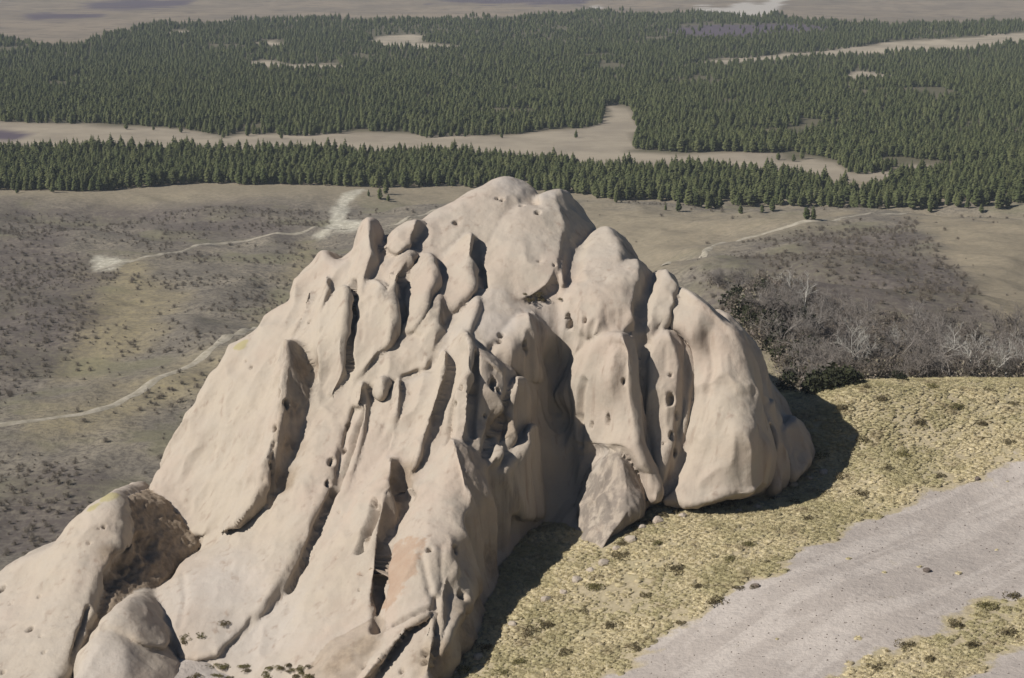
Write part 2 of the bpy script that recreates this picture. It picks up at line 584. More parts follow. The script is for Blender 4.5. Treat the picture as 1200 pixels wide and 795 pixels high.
CLEAR_FAR = [[(430, 48), (450, 42), (480, 40), (500, 43), (495, 50), (540, 53), (545, 57), (500, 58), (450, 55)],
             [(280, 74), (310, 71), (345, 75), (400, 75), (400, 79), (340, 82), (290, 79)],
             [(195, 40), (205, 35), (225, 37), (220, 43)], [(300, 50), (320, 47), (338, 52), (320, 56)],
             [(795, 79), (830, 71), (960, 60), (1050, 49), (1140, 43), (1230, 35), (1230, 46), (1120, 62), (1020, 64), (960, 67), (860, 75)],
             [(985, 90), (1005, 83), (1030, 86), (1050, 90), (1040, 95), (1000, 96)]]
PURPLE_PX = [[(775, 38), (800, 30), (900, 28), (975, 30), (960, 38), (900, 43), (830, 47)],
             [(30, 18), (80, 14), (120, 18), (80, 24), (40, 25)], [(95, 4), (160, -2), (230, 0), (215, 7), (150, 12), (110, 10)],
             [(500, 2), (560, -3), (700, -3), (680, 5), (590, 5)], [(-20, 152), (15, 150), (32, 158), (20, 166), (-20, 166)]]
CLIFF_PX = [[(800, 18), (820, 8), (850, 9), (870, 2), (890, 4), (915, -6), (925, -4), (905, 18), (870, 22)], [(690, 12), (700, 7), (706, 12)]]

FOREST = [  # regions of ground (tree feet)
    [(-60, 216), (0, 222), (60, 222), (110, 222), (150, 218), (250, 214), (330, 214), (400, 218), (450, 222), (520, 220), (600, 222), (690, 228), (740, 236), (800, 243), (832, 250), (870, 246), (930, 243), (1010, 247), (1100, 247), (1270, 247),
     (1270, 196), (1130, 200), (1060, 205), (1040, 222), (1000, 226), (960, 214), (900, 207), (800, 199), (700, 199), (650, 192), (560, 184), (450, 183), (350, 179), (280, 176), (130, 176), (60, 179), (0, 184), (-60, 184)],
    [(-60, 142), (0, 142), (100, 146), (180, 148), (230, 152), (262, 160), (285, 156), (330, 158), (400, 156), (500, 158), (600, 158), (680, 150), (704, 145), (710, 126), (722, 122), (738, 128), (748, 150), (742, 178), (800, 182), (870, 180), (905, 180),
     (925, 190), (950, 183), (975, 188), (1000, 204), (1040, 200), (1060, 190), (1120, 196), (1270, 192), (1270, 27), (1000, 27), (930, 22), (850, 18), (700, 15), (600, 21), (400, 23), (200, 28), (130, 38), (95, 50), (40, 53), (0, 45), (-60, 45)]]


def far_attrs(v):
    px, py = proj(v)
    wob = fbm(v / 40.0, 3, 61) * 3
    a = {'clear': mask(CLEAR_FAR, px, py, 1.5, wob), 'purple': mask(PURPLE_PX, px, py, 3, wob * 2),
         'cliff': mask(CLIFF_PX, px, py, 1.5, wob * 2)}
    wood = mask(FOREST, px, py, 3, wob)
    a['wood'] = wood * (1 - a['clear'])
    clr = (1 - wood) * sstep(1000, 1100, v[:, 1]) * (1 - sstep(1500, 1700, v[:, 1]))
    a['clear'] = np.maximum(a['clear'], clr * 0.75)
    return a


ys = [1106.0]
while ys[-1] < 3560: ys.append(ys[-1] + 7 + (ys[-1] - 1106) * 0.004)
v, f = grid_mesh(np.arange(-1150, 1150.1, 10.0), np.array(ys))
link('forest_floor', make_mesh('forest_floor', v, f, attrs=far_attrs(v), mats=[M_FAR]), kind='structure')
ys = [ys[-1] - 1.0]
while ys[-1] < 10500: ys.append(ys[-1] + 14 + (ys[-1] - 3300) * 0.01)
v, f = grid_mesh(np.arange(-3600, 3600.1, 24.0), np.array(ys))
link('distant_hills', make_mesh('distant_hills', v, f, attrs=far_attrs(v), mats=[M_FAR]), kind='structure')


def bil(S, fu, fv):
    fu = np.clip(fu, 0, S.shape[1] - 1.001); fv = np.clip(fv, 0, S.shape[0] - 1.001)
    i, j = fu.astype(int), fv.astype(int)
    a, b = fu - i, fv - j
    return (S[j, i] * (1 - a) + S[j, i + 1] * a) * (1 - b) + (S[j + 1, i] * (1 - a) + S[j + 1, i + 1] * a) * b


def quick_terrain(x, y):
    z = np.where(y < 430, bil(HILL_Z, x + 170.0, y), bil(VALLEY_Z, (x + 420.0) / 2.5, (y - 427.0) / 2.5))
    far = y > 1104
    if far.any(): z[far] = terrain(x[far], y[far])
    return z


def ray_ground(px, py, dmin=120.0, dmax=1600.0):
    """first point of the terrain along the line of sight of a photo pixel"""
    d = np.concatenate([np.arange(dmin, 450, 0.7), np.arange(450, dmax, 2.0)])
    q = P(px, py, d)
    below = q[:, 2] < quick_terrain(q[:, 0], q[:, 1])
    i = int(np.argmax(below)) if below.any() else len(d) - 1
    x, y, _ = q[i]
    return float(x), float(y), float(terrain(x, y))


# tracks: narrow strips of bare dirt lying on the ground
for pts, wd in TRACKS:
    g = [ray_ground(a, b, 300.0) for a, b in pts]
    line = []
    for p, q in zip(g[:-1], g[1:]):
        n = max(2, int(math.dist(p, q) / 2.0))
        for k in range(n): line.append((p[0] + (q[0] - p[0]) * k / n, p[1] + (q[1] - p[1]) * k / n))
    line.append(g[-1][:2])
    line = np.array(line)
    for _ in range(6): line[1:-1] = (line[:-2] + 2 * line[1:-1] + line[2:]) / 4
    tang = np.gradient(line, axis=0)
    tang /= np.linalg.norm(tang, axis=1)[:, None] + 1e-9
    nrm = np.stack([-tang[:, 1], tang[:, 0]], -1)
    ww = wd * (1.0 + 0.5 * fbm(np.c_[line / 9.0, np.zeros(len(line))], 2, 3))
    vs = []
    for s in (-1, -0.4, 0.4, 1):
        e = line + nrm * (ww * s * 0.5)[:, None]
        vs.append(np.c_[e, terrain(e[:, 0], e[:, 1]) + (0.30 if abs(s) < 1 else 0.02)])
    vs = np.stack(vs, 1)
    m = len(line)
    ii = np.arange(m * 4).reshape(m, 4)
    ff = np.concatenate([np.stack([ii[:-1, c], ii[1:, c], ii[1:, c + 1], ii[:-1, c + 1]], -1) for c in range(3)])
    link('dirt_track', make_mesh('dirt_track', vs.reshape(-1, 3), ff, mats=[M_TRACK]), kind='structure')

print('terrain', round(time.time() - T0, 1))
# ------------------------------------------------------------------ the sandstone outcrop
# Every lobe is a rounded slab of rock: an outline on a leaning plane with its own distance, thickness and edge rounding.
# (name, outline, distance of top, distance of foot, yaw: metres farther per 100 px to the right, half thickness, edge radius, dome, options)
LOBES = []
SHEAR = 0.22            # slabs run back into the hill dipping gently


def lobe(name, pts, ht=2.5, hb=0.6, R=1.6, B=0.3, k=0.5, cr=0.7, sl=0.0, sr=0.8, taper=0.8, T=6.0, back=14.0, root='main', **o):
    # ht, hb: how far the face stands proud of the mass at its top and its foot
    # cr: where across its width the crest runs; sl, sr: how fast the face falls away left and right of the crest
    LOBES.append(dict(name=name, pts=pts, ht=ht, hb=hb, T=T, R=R, B=B, k=k, back=back, cr=cr, sl=sl, sr=sr, taper=taper, root=root, **o))


# mean face of the massif and of the lower fin: points of the face, photo pixel and distance
FACE = {'main': [(600, 215, 284), (560, 240, 280), (640, 250, 279), (690, 270, 281), (500, 290, 273), (600, 300, 270), (600, 345, 265), (430, 270, 275), (440, 330, 266), (380, 310, 273), (340, 360, 269),
                 (400, 400, 259), (470, 380, 260), (540, 370, 261), (300, 400, 266), (250, 460, 263), (290, 480, 257), (220, 520, 260), (185, 580, 255), (235, 620, 249), (280, 580, 248), (340, 500, 251),
                 (350, 560, 244), (400, 480, 252), (400, 560, 243), (300, 640, 238), (230, 680, 234), (200, 730, 229), (280, 740, 227), (350, 700, 229), (350, 780, 220), (430, 640, 233), (430, 720, 224),
                 (470, 460, 252), (470, 540, 244), (540, 420, 253.5), (540, 500, 247), (520, 560, 240), (520, 640, 231), (520, 720, 223), (460, 780, 216), (500, 800, 213.5), (600, 400, 256), (600, 460, 253),
                 (600, 540, 247.5), (600, 600, 245), (588, 660, 240), (618, 690, 241), (632, 620, 254), (640, 650, 251), (560, 740, 223), (648, 425, 265), (650, 485, 264), (654, 560, 258), (664, 620, 249), (655, 668, 240), (705, 640, 241.5), (690, 400, 259), (705, 450, 255.5),
                 (720, 540, 250), (735, 600, 245.5), (700, 350, 263), (710, 300, 271), (770, 350, 265), (780, 420, 261.5), (780, 500, 257.5), (780, 585, 251.5), (850, 400, 263), (850, 480, 257), (850, 585, 251.5), (880, 500, 255),
                 (912, 465, 269), (930, 520, 266), (900, 575, 258), (950, 550, 265)],
        'left': [(0, 670, 242), (60, 680, 235), (60, 640, 240), (130, 600, 241), (100, 760, 223), (180, 600, 246), (200, 640, 243), (160, 690, 235), (130, 720, 229), (120, 680, 233), (20, 790, 220), (-40, 760, 226), (60, 800, 217)],
        'dome': [(130, 735, 221), (150, 790, 214), (90, 790, 215), (190, 790, 216), (150, 710, 224.5), (185, 745, 222)]}
YG = {}
for key_, pts_ in FACE.items():
    W = np.array([P(*q) for q in pts_])
    cx_, cz_ = W[:, 0], W[:, 2] + SHEAR * (W[:, 1] - 250)
    n_ = len(W)
    A_ = np.zeros((n_ + 3, n_ + 3))
    A_[:n_, :n_] = tps_kernel(((cx_[:, None] - cx_) ** 2 + (cz_[:, None] - cz_) ** 2) / 900.0) + np.eye(n_) * 0.02
    A_[:n_, n_] = 1; A_[:n_, n_ + 1] = cx_ / 30; A_[:n_, n_ + 2] = cz_ / 30
    A_[n_:, :n_] = A_[:n_, n_:].T
    w_ = np.linalg.solve(A_, np.concatenate([W[:, 1], np.zeros(3)]))
    gx_, gz_ = np.arange(-100, 62, 0.6), np.arange(20, 128, 0.6)
    GX, GZ = np.meshgrid(gx_, gz_)
    out_ = w_[n_] + w_[n_ + 1] * GX / 30 + w_[n_ + 2] * GZ / 30
    for i_ in range(n_): out_ = out_ + w_[i_] * tps_kernel(((GX - cx_[i_]) ** 2 + (GZ - cz_[i_]) ** 2) / 900.0)
    YG[key_] = out_.clip(205, 300)


def face_y(root, x, zs):
    return bil(YG[root], (x + 100) / 0.6, (zs - 20) / 0.6)


lobe('rock_core', [(290, 400), (345, 345), (385, 310), (430, 280), (490, 266), (535, 240), (590, 212), (640, 230), (695, 275), (740, 300), (800, 340), (855, 378), (890, 420), (915, 470), (940, 510), (940, 552), (905, 580), (850, 590), (780, 595),
                   (735, 610), (694, 660), (652, 694), (602, 730), (545, 788), (500, 820), (380, 840), (260, 830), (220, 790), (185, 730), (180, 705), (230, 650), (215, 618), (185, 595), (195, 540), (230, 475), (262, 425)], 0.0, 0.0, R=4, B=0, sl=0, sr=0, back=20, k=0.8)
lobe('summit_dome', [(440, 310), (465, 285), (490, 259), (530, 236), (560, 218), (583, 206), (602, 205), (620, 213), (632, 226), (640, 245), (640, 300), (632, 352), (600, 356), (560, 352), (500, 350), (450, 335)],
     0.8, 0.3, R=1.9, cr=0.60, sr=0.3, taper=0.0)
lobe('rock_shoulder', [(540, 352), (560, 300), (580, 262), (590, 246), (615, 238), (640, 240), (662, 242), (672, 255), (671, 285), (664, 310), (655, 338), (630, 352), (595, 356)],
     4.2, 1.6, R=1.2, cr=0.92, sr=2.5, k=0.5, taper=0.85)
lobe('rock_shoulder', [(626, 235), (640, 222), (662, 220), (680, 236), (693, 255), (701, 268), (692, 286), (682, 302), (672, 322), (660, 338), (650, 325), (640, 300)],
     3.0, 1.6, R=1.2, cr=0.5, sr=1.6, taper=0.3)
lobe('rock_pillar', [(500, 350), (508, 320), (520, 296), (538, 280), (550, 273), (558, 279), (559, 300), (563, 320), (569, 336), (560, 346), (547, 362), (530, 368), (508, 362)],
     5.0, 1.5, R=1.0, cr=0.84, sr=3.0)
lobe('rock_pillar', [(468, 350), (474, 322), (485, 304), (500, 297), (512, 303), (518, 325), (513, 345), (506, 370), (490, 388), (470, 394), (464, 372)],
     5.0, 1.5, R=1.0, cr=0.84, sr=3.0)
lobe('rock_pillar', [(428, 390), (436, 356), (448, 334), (461, 318), (468, 319), (467, 345), (472, 370), (470, 386), (455, 402), (430, 404)],
     5.5, 1.5, R=1.0, cr=0.84, sr=3.0)
lobe('rock_knob', [(446, 288), (460, 272), (475, 261), (490, 258), (504, 266), (503, 281), (490, 291), (470, 300), (455, 297)],
     4.0, 2.0, R=1.0, cr=0.66, sr=2.8, taper=0.45)
lobe('rock_pinnacle', [(404, 318), (411, 292), (419, 269), (428, 256), (435, 256), (441, 268), (449, 285), (456, 297), (451, 312), (441, 330), (430, 352), (412, 352), (406, 334)],
     3.5, 1.5, R=1.0, cr=0.62, sr=2.6)
lobe('rock_knob', [(448, 335), (460, 309), (470, 297), (482, 293), (490, 300), (488, 312), (476, 324), (462, 338)],
     3.5, 1.5, R=1.0, cr=0.7, sr=2.0, taper=0.45)
lobe('rock_wall', [(378, 291), (360, 309), (345, 326), (334, 341), (331, 351), (318, 362), (300, 381), (285, 393), (268, 405), (254, 423), (240, 447), (225, 471), (212, 486), (204, 508), (191, 533), (180, 561), (172, 588), (192, 606), (232, 630), (255, 618), (290, 590), (325, 545), (340, 480), (350, 430), (365, 405), (395, 368), (414, 335), (413, 298), (396, 303)],
     0.6, 0.6, R=1.5, cr=0.80, sr=0.1, taper=0.0)
lobe('rock_fin', [(250, 628), (262, 592), (275, 556), (290, 511), (300, 470), (312, 432), (325, 406), (337, 398), (338, 440), (326, 500), (308, 570), (285, 608)],
     6.0, 3.6, R=0.9, cr=0.96, sr=0.4, taper=0.9, flute=0.35)
lobe('rock_flank', [(335, 398), (352, 402), (365, 424), (373, 445), (375, 462), (366, 490), (351, 526), (340, 551), (325, 577), (300, 600), (272, 618), (284, 604), (306, 568), (324, 500), (336, 440)],
     6.0, 3.8, R=0.9, cr=0.02, sr=1.7, taper=0.0, flute=0.5, brown=0.35)
lobe('rock_column', [(330, 415), (352, 384), (378, 352), (394, 336), (408, 335), (412, 350), (411, 400), (410, 432), (400, 455), (382, 468), (374, 444), (360, 425)],
     4.5, 1.2, R=0.8, cr=0.86, sr=1.2, flute=0.4)
lobe('rock_column', [(411, 445), (412, 390), (413, 352), (422, 332), (440, 327), (462, 340), (472, 372), (466, 402), (446, 420), (430, 440)],
     4.0, 0.8, R=0.8, cr=0.86, sr=2.5, flute=0.3)
lobe('rock_ramp', [(385, 465), (425, 422), (470, 388), (500, 374), (525, 378), (534, 398), (510, 432), (480, 446), (436, 455), (418, 480), (400, 530), (389, 580), (375, 620), (358, 660), (338, 700), (300, 738), (270, 765), (220, 775), (196, 760), (188, 722), (165, 710), (198, 682), (235, 651), (270, 624), (310, 592), (345, 547), (372, 482)],
     0.5, 2.2, R=0.8, cr=0.86, sr=0.9, flute=0.4)
lobe('rock_ramp', [(165, 710), (183, 692), (200, 681), (212, 660), (236, 646), (265, 640), (300, 652), (318, 672), (330, 700), (296, 722), (250, 735), (200, 748), (188, 724)],
     1.2, 1.0, R=0.8, cr=0.80, sr=0.6, flute=0.45)
lobe('rock_ramp', [(420, 482), (432, 462), (460, 448), (510, 436), (530, 460), (520, 500), (500, 545), (490, 560), (470, 600), (450, 640), (430, 680), (405, 725), (385, 750), (372, 800), (345, 812), (280, 812), (240, 795), (232, 762), (270, 739), (330, 704), (359, 660), (376, 620), (391, 580), (402, 530)],
     2.2, 1.8, R=0.8, cr=0.8, sr=0.8, flute=0.42)
lobe('rock_buttress', [(436, 550), (456, 536), (462, 552), (452, 595), (446, 640), (440, 700), (438, 735), (420, 746), (390, 760), (374, 805), (290, 812), (325, 744), (358, 694), (385, 642), (412, 592)],
     5.2, 3.6, R=0.8, cr=0.96, sr=0.5, taper=0.6)
lobe('rock_flank', [(456, 537), (475, 541), (489, 552), (482, 576), (467, 606), (452, 645), (443, 680), (442, 640), (449, 595), (458, 555)],
     5.2, 3.4, R=0.8, cr=0.02, sr=2.3, taper=0.0, brown=0.5)
lobe('rock_saddle', [(505, 415), (530, 376), (550, 352), (575, 334), (600, 333), (614, 345), (640, 348), (660, 358), (675, 388), (660, 410), (630, 410), (610, 396), (575, 412), (535, 434)],
     1.5, 0.3, R=1.5, cr=0.50, sr=0.2, pale=0.3, taper=0.0)
lobe('rock_knob', [(470, 390), (488, 367), (500, 351), (515, 346), (530, 355), (536, 374), (528, 390), (510, 400), (490, 396)],
     3.0, 1.0, R=1.0, cr=0.68, sr=2.4, taper=0.45)
lobe('rock_column', [(572, 425), (584, 388), (600, 369), (619, 365), (632, 373), (640, 396), (643, 425), (640, 446), (612, 444), (590, 432)],
     4.0, 1.5, R=0.8, cr=0.8, sr=5.0)
lobe('rock_buttress', [(526, 400), (543, 386), (556, 400), (570, 415), (588, 417), (602, 428), (612, 445), (604, 470), (588, 505), (574, 548), (540, 550), (514, 555), (494, 575), (470, 580), (458, 548), (480, 500), (498, 462), (512, 430)],
     4.0, 3.5, R=1.1, cr=0.9, sr=6.0, flute=0.3)
lobe('rock_pinnacle', [(565, 550), (577, 505), (588, 468), (599, 447), (610, 442), (620, 460), (626, 492), (616, 522), (594, 535), (577, 556)],
     6.0, 4.0, R=0.8, cr=0.55, sr=1.8, brown=0.1, taper=0.5, sl=0.3)
lobe('rock_pinnacle', [(570, 560), (592, 528), (611, 506), (622, 497), (632, 505), (641, 540), (647, 572), (641, 604), (602, 610), (576, 588)],
     7.0, 5.0, R=0.8, cr=0.55, sr=1.8, taper=0.5, sl=0.4)
lobe('rock_buttress', [(530, 514), (542, 535), (556, 572), (548, 625), (522, 690), (512, 716), (480, 735), (430, 790), (395, 830), (380, 830), (420, 772), (440, 742), (445, 700), (447, 652), (455, 632), (475, 606), (490, 570), (505, 545), (518, 524)],
     8.0, 7.0, R=0.9, cr=0.96, sr=0.5, taper=0.6, rough=0.05)
lobe('rock_flank', [(528, 516), (548, 520), (568, 536), (596, 548), (622, 572), (642, 606), (638, 645), (626, 668), (612, 706), (590, 732), (550, 762), (515, 805), (490, 830), (505, 740), (518, 690), (544, 625), (552, 575), (538, 540)],
     8.0, 8.0, R=0.9, cr=0.02, sr=1.35, taper=0.0, rough=0.12, brown=0.2)
lobe('rock_face', [(488, 660), (500, 610), (528, 578), (552, 566), (563, 582), (560, 606), (552, 627), (558, 652), (562, 692), (532, 738), (514, 775), (498, 735)],
     8.0, 7.4, R=0.7, cr=0.9, sr=1.8, flute=0.4, taper=0.5)
lobe('rock_face', [(395, 800), (420, 776), (460, 737), (498, 718), (511, 714), (516, 760), (522, 800), (500, 840), (380, 840)],
     7.0, 6.5, R=0.7, cr=0.92, sr=1.5)
lobe('rock_slab', [(648, 462), (660, 440), (680, 413), (700, 392), (718, 387), (735, 391), (750, 406), (755, 440), (758, 490), (766, 540), (779, 572), (772, 590), (761, 590), (752, 564), (738, 540), (720, 531), (700, 533), (686, 535), (664, 533), (663, 512), (669, 490), (655, 477)],
     4.5, 3.2, R=1.5, cr=0.86, sr=2.5, taper=0.7)
lobe('rock_slab', [(671, 577), (686, 545), (716, 524), (738, 532), (754, 556), (764, 596), (748, 612), (722, 634), (702, 662), (688, 650), (676, 606)],
     2.0, 2.2, R=1.4, cr=0.75, sr=1.2, grey=0.9, flute=0.5, taper=0.4)
lobe('rock_slab', [(752, 424), (760, 396), (775, 387), (790, 390), (800, 405), (805, 430), (803, 480), (796, 522), (786, 562), (776, 578), (765, 547), (757, 502)],
     3.2, 1.4, R=1.4, cr=0.84, sr=2.6, taper=0.7)
lobe('rock_slab', [(780, 397), (800, 394), (815, 408), (819, 440), (813, 482), (801, 532), (786, 568), (776, 560), (780, 470)],
     0.6, 0.3, R=1.1, cr=0.86, sr=2.0, taper=0.45)
lobe('rock_slab', [(800, 336), (816, 345), (841, 362), (861, 380), (876, 405), (889, 440), (893, 470), (897, 492), (906, 530), (902, 572), (886, 585), (860, 584), (840, 590), (812, 596), (778, 590), (800, 542), (812, 492), (818, 442), (814, 412), (800, 394), (790, 384), (785, 366), (790, 346)],
     6.0, 4.5, R=1.5, cr=0.93, sr=1.8, taper=0.75)
lobe('rock_fin', [(840, 360), (860, 372), (890, 405), (912, 445), (932, 480), (940, 500), (932, 552), (905, 584), (896, 520), (885, 470), (866, 400)],
     2.0, 1.0, R=1.4, cr=0.3, sr=1.5)
lobe('rock_knob', [(918, 505), (930, 487), (945, 499), (957, 514), (956, 546), (940, 556), (920, 560)],
     3.0, 2.0, R=1.0, cr=0.75, sr=1.8, taper=0.45)
lobe('rock_slab', [(896, 480), (907, 467), (916, 490), (921, 520), (924, 557), (906, 580), (905, 530)],
     3.0, 2.0, R=0.7, cr=0.8, sr=2.0, taper=0.45)
lobe('rock_slab', [(660, 347), (680, 321), (700, 309), (730, 304), (750, 303), (762, 315), (764, 340), (756, 366), (746, 390), (730, 398), (700, 400), (680, 396), (664, 382), (654, 366)],
     3.5, 1.2, R=1.4, cr=0.86, sr=2.5, taper=0.8)
lobe('rock_dome', [(672, 320), (682, 290), (695, 271), (708, 265), (725, 270), (740, 285), (751, 303), (742, 322), (700, 330), (680, 334)],
     3.2, 1.4, R=1.5, cr=0.7, sr=1.6, taper=0.45)
lobe('rock_slab', [(748, 392), (758, 361), (765, 336), (770, 321), (780, 315), (795, 325), (801, 341), (793, 362), (786, 386), (776, 396), (760, 406)],
     3.2, 1.0, R=1.1, cr=0.84, sr=2.4, taper=0.45)
# --- ribs between the ramps and the middle buttress
lobe('rock_rib', [(404, 520), (410, 490), (420, 466), (432, 462), (436, 490), (428, 530), (414, 570), (398, 590)],
     2.6, 1.0, R=0.9, cr=0.75, sr=2.2)
lobe('rock_knob', [(412, 474), (416, 456), (424, 448), (431, 455), (430, 470), (420, 480)],
     4.0, 3.0, R=0.9, cr=0.7, sr=2.0, taper=0.3)
lobe('rock_knob', [(436, 462), (440, 448), (448, 441), (455, 447), (454, 460), (446, 468)],
     4.0, 3.0, R=0.9, cr=0.7, sr=2.0, taper=0.3)
lobe('rock_rib', [(438, 540), (444, 490), (456, 452), (470, 444), (476, 470), (468, 510), (455, 545), (440, 575)],
     3.2, 1.2, R=1.0, cr=0.8, sr=2.4)
lobe('rock_rib', [(468, 540), (478, 498), (492, 455), (508, 425), (520, 410), (528, 425), (520, 465), (508, 505), (492, 545), (476, 560)],
     4.6, 3.6, R=1.0, cr=0.82, sr=2.4)
lobe('rock_rib', [(512, 530), (520, 470), (528, 420), (538, 392), (549, 390), (557, 412), (556, 460), (553, 515), (535, 540)],
     5.4, 4.6, R=1.0, cr=0.86, sr=3.0)
lobe('rock_pinnacle', [(486, 405), (497, 385), (508, 374), (518, 378), (526, 392), (520, 408), (503, 416)],
     2.6, 1.0, R=1.0, cr=0.66, sr=1.6)
lobe('rock_rib', [(345, 390), (356, 360), (368, 335), (380, 322), (390, 332), (386, 360), (374, 385), (358, 400)],
     3.0, 1.0, R=0.9, cr=0.8, sr=2.2)
lobe('rock_rib', [(330, 392), (340, 368), (352, 346), (362, 338), (364, 356), (354, 382), (342, 398)],
     2.4, 0.8, R=0.9, cr=0.8, sr=2.0)
lobe('rock_rib', [(520, 405), (532, 372), (545, 352), (560, 345), (570, 355), (566, 380), (552, 402), (534, 418)],
     2.8, 1.0, R=1.4, cr=0.7, sr=1.2, pale=0.3)
lobe('rock_rib', [(470, 800), (480, 742), (500, 722), (512, 716), (514, 760), (508, 800), (495, 830)],
     7.6, 7.2, R=0.8, cr=0.85, sr=2.0)
lobe('rock_foot', [(345, 825), (362, 778), (392, 745), (432, 724), (458, 730), (450, 775), (415, 830)],
     5.2, 5.6, R=1.0, cr=0.5, sr=0.2, taper=0.2, brown=0.45)
lobe('rock_face', [(-60, 730), (-30, 692), (0, 664), (30, 653), (60, 641), (80, 616), (100, 596), (120, 583), (130, 577), (140, 580), (148, 592), (151, 620), (146, 640), (131, 660), (121, 690), (111, 722), (91, 762), (76, 802), (60, 850), (-60, 850)],
     3.0, 2.4, R=0.8, cr=0.94, sr=0.8, root='left', taper=0.7)
lobe('rock_face', [(138, 592), (158, 583), (180, 590), (200, 606), (216, 622), (232, 634), (220, 655), (192, 684), (166, 714), (146, 748), (108, 778), (86, 776), (108, 720), (120, 692), (130, 662), (146, 640)],
     0.4, 0.0, R=0.8, cr=0.3, sr=0.5, root='left', brown=0.9, rough=0.35, label='rough brown hollowed side of the fin')
lobe('rock_hump', [(72, 840), (84, 782), (104, 746), (130, 729), (150, 736), (176, 757), (196, 782), (208, 840)],
     0.6, 0.6, R=2.1, cr=0.60, sr=0.7, root='dome', taper=0.0)
lobe('rock_hump', [(112, 742), (128, 713), (149, 703), (165, 710), (181, 731), (191, 757), (180, 764), (150, 756)],
     0.6, 0.6, R=2.1, cr=0.60, sr=0.7, root='dome', taper=0.0)



def setup_lobe(L, idx):
    sp = smooth_poly(np.array(L['pts'], float))
    y0, y1 = sp[:, 1].min(), sp[:, 1].max()
    hh = L['hb'] + (L['ht'] - L['hb']) * (y1 - sp[:, 1]) / (y1 - y0)
    d = np.full(len(sp), 250.0)
    for _ in range(14):
        w = P(sp[:, 0], sp[:, 1], d)
        d = 0.5 * d + 0.5 * (face_y(L['root'], w[:, 0], w[:, 2] + SHEAR * (w[:, 1] - 250)) - hh * 0.6)
    w = P(sp[:, 0], sp[:, 1], d)
    uv = np.stack([w[:, 0], w[:, 2] + SHEAR * (w[:, 1] - 250)], -1)
    m = 4.0
    lo, hi = uv.min(0) - m, uv.max(0) + m
    st = 0.3
    us, vs = np.arange(lo[0], hi[0], st), np.arange(lo[1], hi[1], st)
    U, V = np.meshgrid(us, vs)
    S = poly_sdf(U, V, uv)
    for _ in range(2):
        Q = np.pad(S, 1, mode='edge')
        S = (Q[1:-1, 1:-1] * 4 + Q[:-2, 1:-1] + Q[2:, 1:-1] + Q[1:-1, :-2] + Q[1:-1, 2:]) / 8
    ins_ = S < 0
    has = ins_.any(1)
    ul = us[np.argmax(ins_, 1)]; uh = us[len(us) - 1 - np.argmax(ins_[:, ::-1], 1)]
    ucr = np.interp(vs, vs[has], (ul + L['cr'] * (uh - ul))[has])
    ucr = np.convolve(np.pad(ucr, 6, mode='edge'), np.ones(13) / 13, 'valid')
    # front face relative to depth, on the raster
    s_ = np.clip(-S / max(2.0, 0.9 * -S.min()), 0, 1)
    tv = np.clip((V - uv[:, 1].min()) / (uv[:, 1].max() - uv[:, 1].min()), 0, 1)
    ulr = np.interp(vs, vs[has], ul[has])
    ulr = np.convolve(np.pad(ulr, 6, mode='edge'), np.ones(13) / 13, 'valid')
    ramp = np.clip((U - ulr[:, None]) / np.maximum(ucr - ulr, 0.8)[:, None], 0, 1) ** 0.85
    h = (L['hb'] + (L['ht'] - L['hb']) * tv) * (1 - L['taper'] * (1 - ramp)) + L['B'] * (1 - (1 - s_) ** 2)
    du = U - ucr[:, None]
    sm = L.get('edge', 0.45)
    pos = np.where(np.abs(du) < sm, (du + sm) ** 2 / (4 * sm), np.maximum(du, 0))
    h = h - (L['sr'] * pos + L['sl'] * (pos - du))
    L.update(S=S, lo=lo, st=st, h=h, idx=idx, z0=uv[:, 1].min(), z1=uv[:, 1].max())
    yy = face_y(L['root'], U, V) - h
    yy = yy[ins_]
    ya, yb = yy.min() - 2.5, yy.max() + L['T'] + L['back'] + 1
    zz = [vs[0] - SHEAR * (ya - 250), vs[0] - SHEAR * (yb - 250), vs[-1] - SHEAR * (ya - 250), vs[-1] - SHEAR * (yb - 250)]
    L['bmin'] = np.array([us[0], ya, min(zz)]); L['bmax'] = np.array([us[-1], yb, max(zz)])


def lobe_field(L, p):
    u, v_ = p[:, 0], p[:, 2] + SHEAR * (p[:, 1] - 250)
    st = L['st']
    fu, fv = (u - L['lo'][0]) / st, (v_ - L['lo'][1]) / st
    d = bil(L['S'], fu, fv)
    n1, n0 = L['S'].shape[1] - 1, L['S'].shape[0] - 1
    d = d + st * (np.abs(fu - fu.clip(0, n1)) + np.abs(fv - fv.clip(0, n0)))
    R = L['R']
    wc = (face_y(L['root'], u, v_) - bil(L['h'], fu, fv) - p[:, 1]) * 0.75
    qf = wc + R
    qb = -(wc + L['T'] + L['back']) + R
    qy = np.maximum(qf, qb)
    qx = d + R
    return np.minimum(np.maximum(qx, qy), 0) + np.hypot(np.maximum(qx, 0), np.maximum(qy, 0)) - R


def smin(a, b, k):
    h = np.maximum(k - np.abs(a - b), 0) / k
    return np.minimum(a, b) - h * h * k * 0.25


def field(p, want_id=False):
    F = np.full(len(p), 9.0)
    best = np.full(len(p), 9.0)
    ids = np.zeros(len(p), int)
    for L in LOBES:
        m = np.nonzero(((p >= L['bmin']) & (p <= L['bmax'])).all(1))[0]
        if not len(m): continue
        fl = lobe_field(L, p[m])
        F[m] = smin(F[m], fl, L['k'])
        if want_id:
            b = fl < best[m]
            ids[m[b]] = L['idx']
            best[m[b]] = fl[b]
    return (F, ids) if want_id else F


